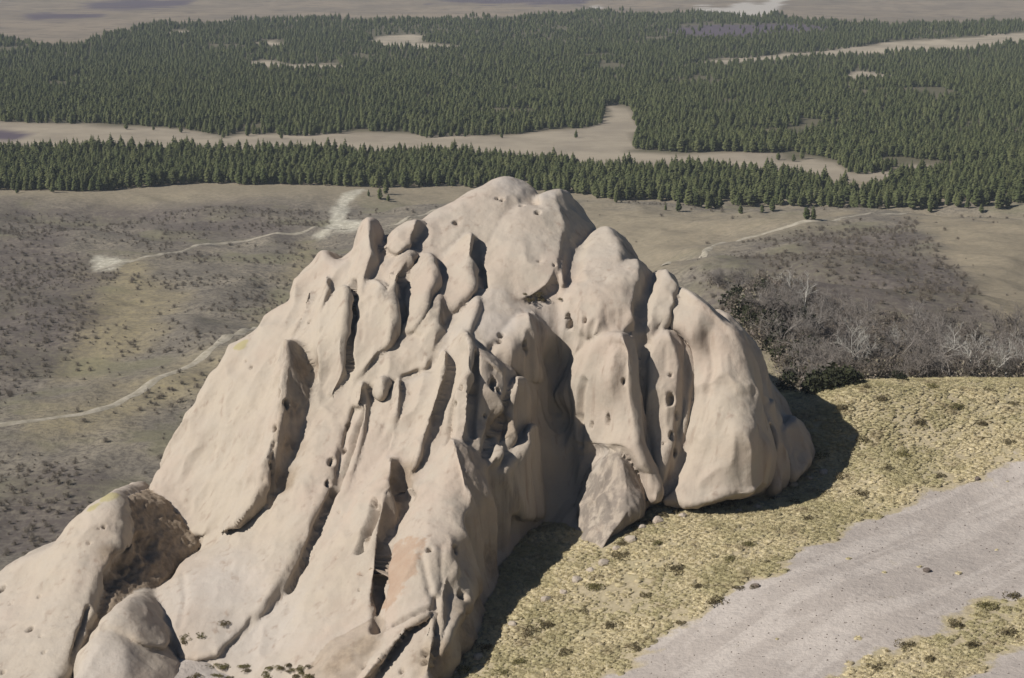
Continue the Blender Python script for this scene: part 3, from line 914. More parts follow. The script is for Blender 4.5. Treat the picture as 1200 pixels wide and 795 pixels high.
def surface_nets(bmin, bmax, h):
    n = np.ceil((bmax - bmin) / h).astype(int) + 1
    G = np.full(n, 9.0, np.float32)
    ax = [bmin[i] + h * np.arange(n[i]) for i in range(3)]
    for L in LOBES:
        a = np.maximum(((L['bmin'] - bmin) / h).astype(int), 0)
        b = np.minimum(((L['bmax'] - bmin) / h).astype(int) + 2, n)
        if (b <= a).any(): continue
        X, Y, Z = np.meshgrid(ax[0][a[0]:b[0]], ax[1][a[1]:b[1]], ax[2][a[2]:b[2]], indexing='ij')
        p = np.stack([X, Y, Z], -1).reshape(-1, 3)
        fl = lobe_field(L, p).reshape(X.shape)
        sl = tuple(slice(a[i], b[i]) for i in range(3))
        G[sl] = smin(G[sl], fl, L['k'])
    ins = G < 0
    c = np.zeros(tuple(n - 1), np.int8)
    for dx in (0, 1):
        for dy in (0, 1):
            for dz in (0, 1):
                c += ins[dx:n[0] - 1 + dx, dy:n[1] - 1 + dy, dz:n[2] - 1 + dz]
    act = (c > 0) & (c < 8)
    cells = np.argwhere(act)
    vid = np.full(act.shape, -1, np.int64)
    vid[act] = np.arange(len(cells))
    acc = np.zeros((len(cells), 3)); cnt = np.zeros(len(cells))
    corners = [(a, b, c_) for a in (0, 1) for b in (0, 1) for c_ in (0, 1)]
    for A in corners:
        for Bc in corners:
            dlt = np.array(Bc) - np.array(A)
            if dlt.min() < 0 or dlt.sum() != 1: continue
            ga = G[cells[:, 0] + A[0], cells[:, 1] + A[1], cells[:, 2] + A[2]]
            gb = G[cells[:, 0] + Bc[0], cells[:, 1] + Bc[1], cells[:, 2] + Bc[2]]
            cr = (ga < 0) != (gb < 0)
            t = np.where(cr, ga / np.where(ga == gb, 1, ga - gb), 0)
            acc += np.where(cr[:, None], np.array(A) + t[:, None] * dlt, 0)
            cnt += cr
    vv = bmin + h * (cells + acc / cnt[:, None])
    faces = []
    for ax_ in range(3):
        o = [0, 0, 0]; o[ax_] = 1
        s1 = [slice(0, n[i] - o[i]) for i in range(3)]
        s2 = [slice(o[i], n[i]) for i in range(3)]
        A, Bm = ins[tuple(s1)], ins[tuple(s2)]
        e = np.argwhere(A != Bm)
        u_, w_ = (ax_ + 1) % 3, (ax_ + 2) % 3
        ok = (e[:, u_] > 0) & (e[:, w_] > 0) & (e[:, u_] < n[u_] - 1) & (e[:, w_] < n[w_] - 1) & (e[:, ax_] < n[ax_] - 1)
        e = e[ok]
        flip = A[e[:, 0], e[:, 1], e[:, 2]]
        q = []
        for du, dw in ((-1, -1), (0, -1), (0, 0), (-1, 0)):
            c2 = e.copy(); c2[:, u_] += du; c2[:, w_] += dw
            q.append(vid[c2[:, 0], c2[:, 1], c2[:, 2]])
        q = np.stack(q, -1)
        q[~flip] = q[~flip][:, ::-1]
        faces.append(q)
    return vv, np.concatenate(faces)


def subdivide(v, f):
    e = np.concatenate([f[:, [i, (i + 1) % 4]] for i in range(4)])
    es = np.sort(e, 1)
    key = es[:, 0].astype(np.int64) * (len(v) + 1) + es[:, 1]
    uk, inv = np.unique(key, return_inverse=True)
    first = np.zeros(len(uk), int); first[inv] = np.arange(len(key))
    ue = es[first]
    mid = (v[ue[:, 0]] + v[ue[:, 1]]) / 2
    fc = v[f].mean(1)
    nv, ne, nf = len(v), len(mid), len(f)
    E = inv.reshape(4, nf).T + nv
    Fi = np.arange(nf) + nv + ne
    V = np.concatenate([v, mid, fc])
    Q = np.concatenate([np.stack([f[:, i], E[:, i], Fi, E[:, (i + 3) % 4]], -1) for i in range(4)])
    return V, Q


def gradient(p, e=0.12):
    g = np.zeros_like(p)
    for s in ((1, 1, 1), (1, -1, -1), (-1, 1, -1), (-1, -1, 1)):
        s = np.array(s, float)
        g += s * field(p + s * e)[:, None]
    g /= 4 * e
    return g


for i_, L_ in enumerate(LOBES): setup_lobe(L_, i_)
VOX = 0.5
rmin = np.array([-92.0, 196.0, 26.0])
rmax = np.array([54.0, 325.0, 116.0])
rv, rf = surface_nets(rmin, rmax, VOX)
# drop what is under the ground
keepv = rv[:, 2] > terrain(rv[:, 0], rv[:, 1]) - 1.6
rf = rf[keepv[rf].all(1)]
used = np.unique(rf); remap = np.full(len(rv), -1); remap[used] = np.arange(len(used)); rv = rv[used]; rf = remap[rf]
print('nets', len(rv), round(time.time() - T0, 1))
bvh = BVHTree.FromPolygons([tuple(x) for x in rv], [tuple(x) for x in rf.tolist()])
CAMV = Vector((0, 0, CAM_Z))


def on_rock(px, py):
    q = P(px, py, 100.0)
    d = (Vector(q) - CAMV).normalized()
    hit = bvh.ray_cast(CAMV, d)
    return None if hit[0] is None else np.array(hit[0])


rv, rf = subdivide(rv, rf)
for it in range(2):
    g = gradient(rv)
    gn2 = np.maximum((g * g).sum(1), 0.15)
    fv_ = field(rv)
    step = np.clip(fv_ / gn2, -0.35, 0.35)
    rv = rv - g * step[:, None]
F_, rid = field(rv, True)
nrm = gradient(rv, 0.3)
nrm /= np.linalg.norm(nrm, axis=1)[:, None] + 1e-9
print('projected', len(rv), round(time.time() - T0, 1))

# weathering: broad undulation, vertical flutes, roughness, cracks and pits
flut = np.array([L.get('flute', 0.28) for L in LOBES])
rough = np.array([L.get('rough', 0.0) for L in LOBES])
steep = 1 - np.clip(nrm[:, 2], 0, 1) ** 1.5
pw = rv + 1.0 * np.stack([fbm(rv / 7 + 5, 2, 71), fbm(rv / 7 + 9, 2, 72), 0 * rv[:, 0]], -1)
disp = fbm(rv / 10.0, 3, 73) * 0.4
fl = fbm(np.stack([pw[:, 0] / 2.3, pw[:, 1] / 2.3, pw[:, 2] / 34.0], -1), 3, 75)
fl = -np.abs(fl) * 2.0 + 0.45                      # sharp little channels between rounded ribs
disp = disp + fl * flut[rid] * steep * (0.45 + 0.9 * sstep(-0.2, 0.5, fbm(rv / 14.0, 2, 76)))
rib = fbm(np.stack([pw[:, 0] / 4.8, pw[:, 1] / 4.8, pw[:, 2] / 45.0], -1), 2, 79)
disp = disp + (0.40 - np.abs(rib) * 2.2) * 1.15 * steep * (flut[rid] > 0.05)
disp = disp + fbm(np.stack([rv[:, 0] / 1.3, rv[:, 1] / 1.3, rv[:, 2] / 2.0], -1), 3, 77) * 0.11
rg = fbm(np.stack([rv[:, 0] / 1.6, rv[:, 1] / 1.6, rv[:, 2] / 2.2], -1), 4, 78, 0.6)
disp = disp + (np.abs(rg) * -2.2 + 0.5) * rough[rid] * 0.8
at = {k_: np.zeros(len(rv)) for k_ in ('grey', 'brown', 'fresh', 'pale', 'lichen')}
for k_ in at:
    at[k_] = np.array([L.get(k_, 0.0) for L in LOBES])[rid]
front = (nrm[:, 1] < 0.35)


def near_points(c, rad):
    return np.nonzero((np.abs(rv - c) < rad).all(1))[0]


CRACKS = [  # outline on the face, width, depth (metres)
    ([(413, 332), (412, 380), (410, 432)], 0.70, 1.6), ([(469, 320), (467, 345), (472, 374)], 0.70, 1.4),
    ([(427, 458), (420, 500), (407, 540), (393, 575), (374, 612), (357, 655), (340, 690)], 0.70, 1.2),
    ([(557, 416), (556, 460), (555, 510)], 0.60, 1.1), ([(558, 282), (559, 305), (568, 335)], 0.70, 1.2),
    ([(440, 596), (432, 618), (422, 642)], 1.1, 1.8), ([(448, 632), (446, 670), (441, 735)], 1.0, 2.2), ([(462, 731), (485, 719), (508, 712)], 0.60, 1.0),
    ([(511, 700), (513, 740), (512, 765)], 0.60, 1.0), ([(494, 650), (503, 690), (510, 710)], 0.60, .7), ([(517, 640), (519, 680), (514, 715)], 0.60, .6),
    ([(905, 500), (904, 540), (899, 578)], 0.60, 1.6), ([(683, 448), (680, 490), (677, 526)], 0.90, .8), ([(836, 425), (829, 460), (822, 508)], 0.80, .7),
    ([(668, 285), (660, 330)], 0.70, .5), ([(352, 438), (356, 468), (349, 482)], 0.60, .7), ([(319, 520), (323, 555), (316, 592)], 0.70, .9),
    ([(342, 480), (338, 520), (326, 565)], 0.60, .7), ([(104, 712), (92, 752), (84, 778)], 0.60, 1.0), ([(489, 430), (470, 480), (455, 520)], 0.60, .4),
    ([(530, 470), (526, 500), (523, 518)], 0.60, .8), ([(442, 440), (460, 470), (448, 510)], 0.60, .4), ([(372, 345), (362, 380), (350, 395)], 0.60, .7), ([(360, 350), (353, 385)], 0.60, .6),
    ([(390, 345), (385, 372), (372, 395)], 0.60, .5), ([(720, 545), (712, 575), (718, 610)], 0.60, .6), ([(735, 550), (738, 590)], 0.60, .6), ([(700, 545), (695, 590), (705, 630)], 0.60, .6),
    ([(215, 672), (216, 700), (214, 735)], 0.70, .5),
    ([(480, 330), (478, 350), (474, 372)], 0.60, .4), ([(437, 345), (432, 375)], 0.60, .4), ([(395, 350), (392, 400), (398, 440)], 0.60, .4), ([(427, 350), (424, 400)], 0.60, .35)]
PITS = [(326, 461, .75), (337, 473, .8), (321, 502, .55), (318, 535, .7), (319, 545, .6), (288, 423, .4), (294, 430, .45), (388, 541, .8), (404, 529, .65), (409, 503, .8), (402, 555, .55), (385, 566, .85),
        (392, 574, .6), (577, 453, .85), (580, 447, .7), (585, 458, .65), (541, 455, .5), (534, 475, .6), (549, 483, .4), (572, 485, .35), (786, 440, .5), (786, 468, .9), (794, 487, .6), (788, 512, .9),
        (791, 530, .7), (778, 520, .4), (732, 447, .5), (706, 492, .6), (690, 498, .5), (2, 690, .8), (44, 698, .55), (12, 707, .35), (34, 736, .6), (47, 745, .35), (51, 763, .35), (2, 786, .6), (104, 637, .3),
        (122, 618, .3), (115, 620, .25), (437, 588, .9), (503, 645, .7), (535, 643, .75), (541, 698, .8), (497, 765, .8), (496, 775, .7), (455, 772, .5), (470, 786, .5),
        (425, 780, .4), (588, 235, .6), (583, 233, .5), (612, 241, .8), (630, 248, .7), (534, 262, .6), (360, 376, .5), (350, 372, .5), (200, 535, .35), (205, 512, .3), (615, 405, .6), (617, 412, .6),
        (587, 392, .7), (585, 400, .7), (665, 372, .7), (667, 380, .7), (686, 376, .5), (397, 600, .25), (402, 605, .2), (420, 690, .3), (394, 655, .2),
        (292, 482, .25), (285, 537, .2), (428, 578, .3), (480, 460, .3), (765, 275, .4), (845, 480, .3), (650, 310, .4), (632, 305, .4)]
CAVES = [(590, 498, 1.5, 1.2), (592, 516, 1.2, 1.0), (466, 572, 2.0, .9), (150, 665, 2.4, 1.6), (130, 680, 1.6, 1.2), (170, 640, 2.2, 1.2)]
STAINS = [('fresh', 472, 648, 3.6), ('fresh', 463, 672, 3.6), ('fresh', 458, 695, 3.0), ('fresh', 470, 660, 3.6), ('brown', 470, 560, 2.4), ('brown', 465, 585, 2.2), ('brown', 475, 552, 2.0),
          ('brown', 425, 755, 2.6), ('brown', 402, 768, 2.6), ('brown', 390, 782, 2.6), ('brown', 588, 500, 2.6), ('brown', 560, 700, 4.0), ('brown', 545, 740, 4.0), ('brown', 515, 775, 3.5), ('brown', 575, 660, 3.0),
          ('brown', 330, 560, 2.4), ('brown', 340, 520, 2.0), ('brown', 345, 480, 2.4), ('brown', 355, 430, 2.4), ('lichen', 128, 582, 2.0), ('lichen', 282, 404, 1.8), ('lichen', 214, 488, 1.8), ('lichen', 110, 595, 1.4),
          ('grey', 345, 415, 2.6), ('grey', 360, 450, 2.4), ('grey', 690, 250, 3.4), ('grey', 675, 235, 2.6), ('grey', 735, 290, 2.6), ('grey', 515, 360, 2.4), ('grey', 600, 590, 2.4), ('grey', 590, 570, 2.0),
          ('pale', 640, 226, 2.5), ('pale', 665, 230, 2.5), ('pale', 600, 215, 3.5), ('pale', 700, 535, 2.5), ('pale', 640, 380, 4.0), ('pale', 580, 380, 4.0), ('pale', 250, 700, 9.0), ('pale', 300, 740, 8.0), ('pale', 120, 780, 5.0),
          ('grey', 455, 345, 1.6), ('grey', 130, 620, 1.4), ('grey', 137, 640, 1.4), ('brown', 128, 650, 1.6), ('grey', 480, 300, 1.6), ('grey', 608, 470, 2.0)]
for pts, wd, dp in CRACKS:
    if dp <= 0.7: dp *= 0.45
    g3 = [on_rock(a, b) for a, b in pts]
    g3 = [q for q in g3 if q is not None]
    for a, b in zip(g3[:-1], g3[1:]):
        if np.linalg.norm(a - b) > 14: continue
        c0, rad = (a + b) / 2, np.abs(a - b) / 2 + wd * 2.5
        m = near_points(c0, rad)
        if not len(m): continue
        w3 = rv[m] + 0.25 * np.stack([fbm(rv[m] / 3.0, 2, 81), fbm(rv[m] / 1.8, 2, 82), fbm(rv[m] / 1.8, 2, 83)], -1)
        ab = b - a
        t_ = np.clip(((w3 - a) @ ab) / (ab @ ab + 1e-9), 0, 1)
        dd_ = np.linalg.norm(w3 - a - t_[:, None] * ab, axis=1)
        disp[m] = np.minimum(disp[m], disp[m] * 0.4 - dp * (1 - sstep(0, wd * 1.15, dd_)) + 0.6 * np.maximum(disp[m], 0))
for n_, (px_, py_, rad) in enumerate(PITS):
    rad *= 0.68 + 0.3 * ((n_ * 7) % 5) / 4
    q = on_rock(px_, py_)
    if q is None: continue
    m = near_points(q, rad * 2)
    dq = (rv[m] - q) * np.array([1.15, 1, 0.65])
    dd_ = np.linalg.norm(dq, axis=1) * (1 + 0.35 * fbm(rv[m] / 0.9, 2, 85))
    disp[m] -= rad * 2.0 * (1 - sstep(rad * 0.45, rad * 0.95, dd_))
for px_, py_, rad, dp in CAVES:
    q = on_rock(px_, py_)
    if q is None: continue
    m = near_points(q, rad * 2)
    dd_ = np.linalg.norm(rv[m] - q, axis=1) * (1 + 0.5 * fbm(rv[m] / 1.5, 3, 86))
    kk = (1 - sstep(rad * 0.3, rad * 1.2, dd_))
    disp[m] -= dp * kk * (1 + 0.5 * fbm(rv[m] / 1.0, 3, 87))
for kd, px_, py_, rad in STAINS:
    q = on_rock(px_, py_)
    if q is None: continue
    m = near_points(q, rad * 1.5)
    dd_ = np.linalg.norm(rv[m] - q, axis=1) * (1 + 0.35 * fbm(rv[m] / 1.6, 3, 88))
    at[kd][m] = np.maximum(at[kd][m], 0.75 * (1 - sstep(rad * 0.3, rad * 1.3, dd_)))


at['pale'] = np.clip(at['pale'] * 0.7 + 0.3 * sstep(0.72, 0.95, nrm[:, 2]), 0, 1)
rv = rv + nrm * disp[:, None]
print('weathered', round(time.time() - T0, 1))

OUTCROPS = {}


def outcrop_root(key, loc, label, cat):
    e = link(key, None, label=label, cat=cat, loc=loc)
    OUTCROPS[e.name] = e
    return e


R_MAIN = outcrop_root('sandstone_outcrop', tuple(P(620, 640, 250)), 'huge pale sandstone outcrop of rounded fins and domes rising beside the grass slope', 'rock outcrop')
R_LEFT = outcrop_root('sandstone_fin', tuple(P(120, 720, 232)), 'lower pointed sandstone fin with rough brown hollow on its shaded side', 'rock')
R_DOME = outcrop_root('rounded_boulder', tuple(P(140, 780, 219)), 'smooth rounded grey sandstone hump at the foot of the lower pointed fin', 'boulder')
ROOTS = {'main': R_MAIN, 'left': R_LEFT, 'dome': R_DOME}
fid = rid[rf[:, 0]]
# majority vote of the four corners
votes = rid[rf]
for c_ in range(1, 4):
    same = (votes == votes[:, [c_]]).sum(1)
    fid = np.where(same >= 3, votes[:, c_], fid)


def components(faces):
    us, inv = np.unique(faces, return_inverse=True)
    loc = inv.reshape(-1, 4)
    lab = np.arange(len(us))
    for _ in range(400):
        mn = lab[loc].min(1)
        new = lab.copy()
        for c_ in range(4): np.minimum.at(new, loc[:, c_], mn)
        new = new[new]
        if (new == lab).all(): break
        lab = new
    return lab[loc[:, 0]]


# stray scraps of one lobe that are cut off from it belong to the lobe around them
for rep_ in range(2):
    for L in LOBES:
        m = np.nonzero(fid == L['idx'])[0]
        if len(m) < 2: continue
        lab = components(rf[m])
        ul_, cnt = np.unique(lab, return_counts=True)
        if len(ul_) < 2: continue
        for q in ul_[cnt < cnt.max()]:
            fm = m[lab == q]
            vs_ = np.zeros(len(rv), bool); vs_[rf[fm]] = True
            nb = fid[vs_[rf].any(1)]
            nb = nb[nb != L['idx']]
            if len(nb): fid[fm] = np.bincount(nb).argmax()
for L in LOBES:
    m = fid == L['idx']
    if m.sum() < 30: continue
    ff = rf[m]
    us, inv = np.unique(ff, return_inverse=True)
    root = ROOTS[L['root']]
    vv = rv[us] - np.array(root.location)
    me = make_mesh(L['name'], vv, inv.reshape(-1, 4), attrs={k_: a_[us] for k_, a_ in at.items()}, mats=[M_ROCK])
    nn = None
    o = link(L['name'], me, parent=root)
    if 'label' in L: o['label'] = L['label']
print('rock', round(time.time() - T0, 1))

# ------------------------------------------------------------------ plant meshes
def tube(path, radii, sides=3):
    """tapered tube along a path; returns verts, tri faces"""
    path = np.asarray(path, float)
    n = len(path)
    vs, fs = [], []
    for i in range(n):
        t = path[min(i + 1, n - 1)] - path[max(i - 1, 0)]
        t = t / (np.linalg.norm(t) + 1e-9)
        a = np.cross(t, (0.3, 0.2, 1.0) if abs(t[2]) < 0.9 else (1.0, 0, 0))
        a /= np.linalg.norm(a) + 1e-9
        b = np.cross(t, a)
        for k in range(sides):
            an = 2 * math.pi * k / sides
            vs.append(path[i] + (a * math.cos(an) + b * math.sin(an)) * radii[i])
    for i in range(n - 1):
        for k in range(sides):
            p, q = i * sides + k, i * sides + (k + 1) % sides
            fs += [(p, q, q + sides), (p, q + sides, p + sides)]
    return vs, fs


def merge(parts):
    V, F, o = [], [], 0
    for v_, f_ in parts:
        V += list(v_); F += [(a + o, b + o, c + o) for a, b, c in f_]
        o += len(v_)
    return np.array(V, float), np.array(F, int)


def conifer_crown(rng, h, w, lean=0.0, shape=1.9):
    """whorls of drooping needle sprays"""
    V, F, tone = [], [], []
    lv = int(rng.integers(10, 13))
    for i in range(lv):
        t = i / (lv - 1)
        z = h * (0.10 + 0.86 * t)
        prof = (1 - t ** shape) ** 0.85 * (0.6 + 0.4 * min(1, t / 0.2)) + 0.05
        r0 = w * 0.5 * prof
        nb = int(round(4 + 5 * prof))
        ph = rng.random() * 6.28
        for k in range(nb):
            a = ph + 6.283 * k / nb + rng.normal(0, 0.25)
            r = r0 * rng.uniform(0.65, 1.2)
            c = np.array([math.cos(a), math.sin(a), 0]); s = np.array([-c[1], c[0], 0])
            zz = z + rng.normal(0, 0.025 * h)
            wd = (0.30 * r + 0.25) * rng.uniform(0.8, 1.3)
            p0 = np.array([0, 0, zz + 0.05 * h]); p1 = c * r * 0.55 + (0, 0, zz + 0.03 * h); p2 = c * r + (0, 0, zz - 0.10 * r + 0.02 * h)
            o = len(V)
            V += [p0, p1 + s * wd - (0, 0, 0.25 * wd), p1 - s * wd - (0, 0, 0.25 * wd), p2, p1 + (0, 0, 0.3 * wd), p1 - (0, 0, 0.9 * wd)]
            F += [(o, o + 1, o + 4), (o, o + 4, o + 2), (o + 4, o + 1, o + 3), (o + 4, o + 3, o + 2), (o, o + 5, o + 1), (o + 1, o + 5, o + 3)]
            tn = rng.uniform(0.7, 1.3)
            tone += [(tn, tn, tn)] * 6
    V = np.array(V)
    V[:, 0] += lean * V[:, 2] ** 1.2
    o = len(V)
    V = np.r_[V, [(lean * h ** 1.2, 0, h), (0.25, 0, h * .9), (-0.2, .2, h * .9), (-.2, -.2, h * .9)]]
    F += [(o, o + 1, o + 2), (o, o + 2, o + 3), (o, o + 3, o + 1)]
    tone += [(1, 1, 1)] * 4
    return V, np.array(F), np.array(tone)


def branch_tree(rng, h, depth=4, spread=0.55, base_r=0.16, trunks=1):
    parts = []

    def grow(p, d, ln, r, lev):
        n = 3
        pts = [p]
        for i in range(n):
            d = d + rng.normal(0, 0.14, 3) + np.array([0, 0, 0.05])
            d /= np.linalg.norm(d)
            pts.append(pts[-1] + d * ln / n)
        parts.append(tube(pts, np.linspace(r, r * 0.6, n + 1)))
        if lev == 0: return
        nb = int(rng.integers(3, 5))
        for k in range(nb):
            j = int(rng.integers(1, n + 1))
            ax = rng.normal(0, 1, 3); ax -= d * ax.dot(d); ax /= np.linalg.norm(ax) + 1e-9
            nd = d * (1 - spread * 0.5) + ax * spread * rng.uniform(0.7, 1.3)
            nd /= np.linalg.norm(nd)
            grow(pts[j], nd, ln * rng.uniform(0.5, 0.75), max(r * 0.5, 0.018), lev - 1)
    for _ in range(trunks):
        d0 = np.array([rng.normal(0, 0.25), rng.normal(0, 0.25), 1.0])
        grow(np.array([rng.normal(0, .15) * (trunks > 1), rng.normal(0, .15) * (trunks > 1), -0.25]), d0 / np.linalg.norm(d0), h * 0.42, base_r, depth)
    return merge(parts)


def leafy_blob(rng, w, h, n, leaf):
    """low bush: many small leaf faces through a lumpy dome"""
    V, F, tone = [], [], []
    lumps = [(rng.normal(0, w * .22), rng.normal(0, w * .22), rng.uniform(0.5, 1.0)) for _ in range(6)]
    for i in range(n):
        lx, ly, ls = lumps[int(rng.integers(0, 6))]
        d = rng.normal(0, 1, 3); d[2] = abs(d[2]); d /= np.linalg.norm(d)
        r = rng.uniform(0.55, 1.0) ** 0.6
        c = np.array([lx + d[0] * w * .32 * r, ly + d[1] * w * .32 * r, d[2] * h * ls * r])
        a = rng.normal(0, 1, 3); a /= np.linalg.norm(a)
        b = np.cross(a, d + rng.normal(0, .6, 3)); b /= np.linalg.norm(b) + 1e-9
        s = leaf * rng.uniform(0.6, 1.4)
        o = len(V)
        V += [c - a * s, c + b * s * .6, c + a * s, c - b * s * .6 + d * s * .4]
        F += [(o, o + 1, o + 2), (o, o + 2, o + 3)]
        tn = rng.uniform(0.7, 1.3)
        tone += [(tn, tn * rng.uniform(.95, 1.05), tn * rng.uniform(.8, 1.05))] * 4
    return np.array(V), np.array(F), np.array(tone)


def tussock(rng, w, h, n):
    """cushion of grass: ragged low dome of drooping blades"""
    V, F, tone = [], [], []
    ns = 9
    rings = ((0.0, 1.0), (0.30, 0.92), (0.48, 0.55), (0.60, -0.15))
    for (r, z) in rings:
        for k in range(ns):
            a = 6.283 * (k + rng.uniform(-.3, .3)) / ns
            rr = r * w * rng.uniform(0.6, 1.3)
            V.append((math.cos(a) * rr, math.sin(a) * rr, h * (z + (rng.uniform(-.42, .42) if z > 0 else 0))))
            tn = rng.uniform(0.82, 1.18)
            tone.append((tn, tn, tn * rng.uniform(.85, 1.0)))
    for q in range(3):
        for k in range(ns):
            a, b = q * ns + k, q * ns + (k + 1) % ns
            if q: F.append((a, a + ns, b))
            F.append((b, a + ns, b + ns) if q else (a, a + ns, b + ns))
    for i in range(n):
        a = rng.random() * 6.283
        c = np.array([math.cos(a), math.sin(a), 0])
        b0 = c * rng.uniform(0.0, 0.45) * w + (0, 0, h * 0.45)
        tip = b0 + c * rng.uniform(0.05, 0.3) * w + np.array([0, 0, h * rng.uniform(0.2, 1.6)])
        s = np.array([-c[1], c[0], 0]) * rng.uniform(0.03, 0.07) * w
        o = len(V)
        V += [b0 - s, b0 + s, tip]
        F.append((o, o + 1, o + 2))
        tn = rng.uniform(0.95, 1.25)
        tone += [(tn, tn, tn * .9)] * 3
    return np.array(V), np.array(F), np.array(tone)


# ------------------------------------------------------------------ scattering with geometry nodes (uncountable plants only)
def scatter(name, pts, rots, scales, variants, sources, label, cat):
    """one object: a cloud of points that carries an instance of one of the source plants on each point"""
    me = bpy.data.meshes.new(name)
    me.vertices.add(len(pts))
    me.vertices.foreach_set('co', np.asarray(pts, np.float32).ravel())
    for an, av in (('rotz', rots), ('size', scales)):
        me.attributes.new(an, 'FLOAT', 'POINT').data.foreach_set('value', np.asarray(av, np.float32))
    me.attributes.new('variant', 'INT', 'POINT').data.foreach_set('value', np.asarray(variants, np.int32))
    ng = bpy.data.node_groups.new(name, 'GeometryNodeTree')
    ng.interface.new_socket('Geometry', in_out='INPUT', socket_type='NodeSocketGeometry')
    ng.interface.new_socket('Geometry', in_out='OUTPUT', socket_type='NodeSocketGeometry')
    N, Lk = ng.nodes, ng.links
    gi, go, jn = N.new('NodeGroupInput'), N.new('NodeGroupOutput'), N.new('GeometryNodeJoinGeometry')

    def named(n, ty):
        x = N.new('GeometryNodeInputNamedAttribute'); x.data_type = ty; x.inputs['Name'].default_value = n
        return x.outputs['Attribute']
    rz, sz, va = named('rotz', 'FLOAT'), named('size', 'FLOAT'), named('variant', 'INT')
    cx = N.new('ShaderNodeCombineXYZ'); Lk.new(rz, cx.inputs['Z'])
    for k, src in enumerate(sources):
        cmp = N.new('FunctionNodeCompare'); cmp.data_type = 'INT'; cmp.operation = 'EQUAL'
        ia = [x for x in cmp.inputs if x.type == 'INT']
        Lk.new(va, ia[0]); ia[1].default_value = k
        oi = N.new('GeometryNodeObjectInfo'); oi.transform_space = 'ORIGINAL'
        oi.inputs['Object'].default_value = src
        oi.inputs['As Instance'].default_value = True
        ip = N.new('GeometryNodeInstanceOnPoints')
        Lk.new(gi.outputs[0], ip.inputs['Points']); Lk.new(cmp.outputs['Result'], ip.inputs['Selection'])
        Lk.new(oi.outputs['Geometry'], ip.inputs['Instance'])
        Lk.new(cx.outputs[0], ip.inputs['Rotation']); Lk.new(sz, ip.inputs['Scale'])
        Lk.new(ip.outputs[0], jn.inputs[0])
    Lk.new(jn.outputs[0], go.inputs[0])
    o = link(name, me, kind='stuff', label=label, cat=cat)
    o.modifiers.new('scatter', 'NODES').node_group = ng
    return o


# ------------------------------------------------------------------ conifer forest
HOLES = CLEAR_FAR + [[(215, 95), (240, 92), (250, 97), (225, 99)], [(10, 82), (25, 82), (25, 86), (10, 86)], [(880, 182), (930, 178), (960, 186), (950, 195), (905, 196)], [(700, 190), (735, 192), (730, 200), (702, 200)],
                     [(300, 100), (312, 99), (310, 104)], [(395, 112), (420, 110), (425, 114), (400, 116)], [(620, 108), (660, 105), (665, 109), (630, 112)]]


def forest_points():
    out = []
    for y0, y1, st in ((985, 1420, 4.3), (1130, 1800, 4.6), (1800, 2500, 6.4), (2500, 3300, 8.0)):
        xw = 0.31 * y1 + 40
        X, Y = np.meshgrid(np.arange(-xw, xw, st), np.arange(y0, y1, st))
        x = X.ravel() + RNG.uniform(-.48, .48, X.size) * st
        y = Y.ravel() + RNG.uniform(-.48, .48, X.size) * st
        z = terrain(x, y)
        p = np.stack([x, y, z], -1)
        px, py = proj(p)
        wob = fbm(np.stack([x / 45, y / 90, 0 * x], -1), 3, 91) * 5
        a = poly_sdf(px, py + wob * 1.1, FOREST[0]) < 0 if y0 < 1400 else np.zeros(len(x), bool)
        b = poly_sdf(px, py + wob, FOREST[1]) < 0
        if y0 == 985: b = np.zeros(len(x), bool)
        elif y0 == 1130: a = np.zeros(len(x), bool)
        ok = a | b
        for hpoly in HOLES: ok &= ~(poly_sdf(px, py + wob * .6, hpoly) < 0)
        gap = fbm(np.stack([x / 60, y / 60, 0 * x + 7], -1), 3, 95)
        thin = fbm(np.stack([x / 140, y / 200, 0 * x + 3], -1), 3, 99)
        ok &= (gap > -0.42) & (RNG.random(len(x)) < 1.0 + 0.7 * np.minimum(thin, 0.0))
        pur = mask(PURPLE_PX[:1], px, py, 3, wob * 1.0) > 0.5
        ok &= ~(pur & (RNG.random(len(x)) < 0.85))
        ok &= (px > -70) & (px < 1270)
        out.append(p[ok])
    return np.concatenate(out)


FP = forest_points()
# stray trees on the meadow and in the strip between the two belts
STRAY = [(868, 251), (893, 250), (905, 249), (945, 258), (953, 259), (610, 222), (432, 231), (445, 234), (452, 228), (290, 160), (300, 158), (262, 162), (675, 162), (930, 190), (940, 187), (912, 188), (1035, 205), (1048, 206), (1090, 250), (1150, 251),
         (990, 212), (455, 236), (20, 227), (62, 226), (780, 247), (795, 249), (722, 238), (700, 233), (1110, 196), (148, 152), (180, 153), (212, 156), (330, 163), (500, 162), (588, 162)]
sp_ = np.array([ray_ground(a, b, 700.0, 1900.0) for a, b in STRAY])
dist = np.hypot(FP[:, 0], FP[:, 1])
pxf, pyf = proj(FP)
infr = (pxf > 2) & (pxf < 1198) & ~((pxf > 500) & (pxf < 705))
bins = (pxf // 20).astype(int)
rank = np.full(len(FP), 999)
for b_ in np.unique(bins[infr]):
    m = np.nonzero(infr & (bins == b_) & (dist < 1350))[0]
    rank[m[np.argsort(-pyf[m])]] = np.arange(len(m))
order = np.argsort(rank * 10000.0 + dist)
near_idx = order[:300 - len(STRAY)]
CROWNS = []
TRUNK_ME = []
crng = np.random.default_rng(3)
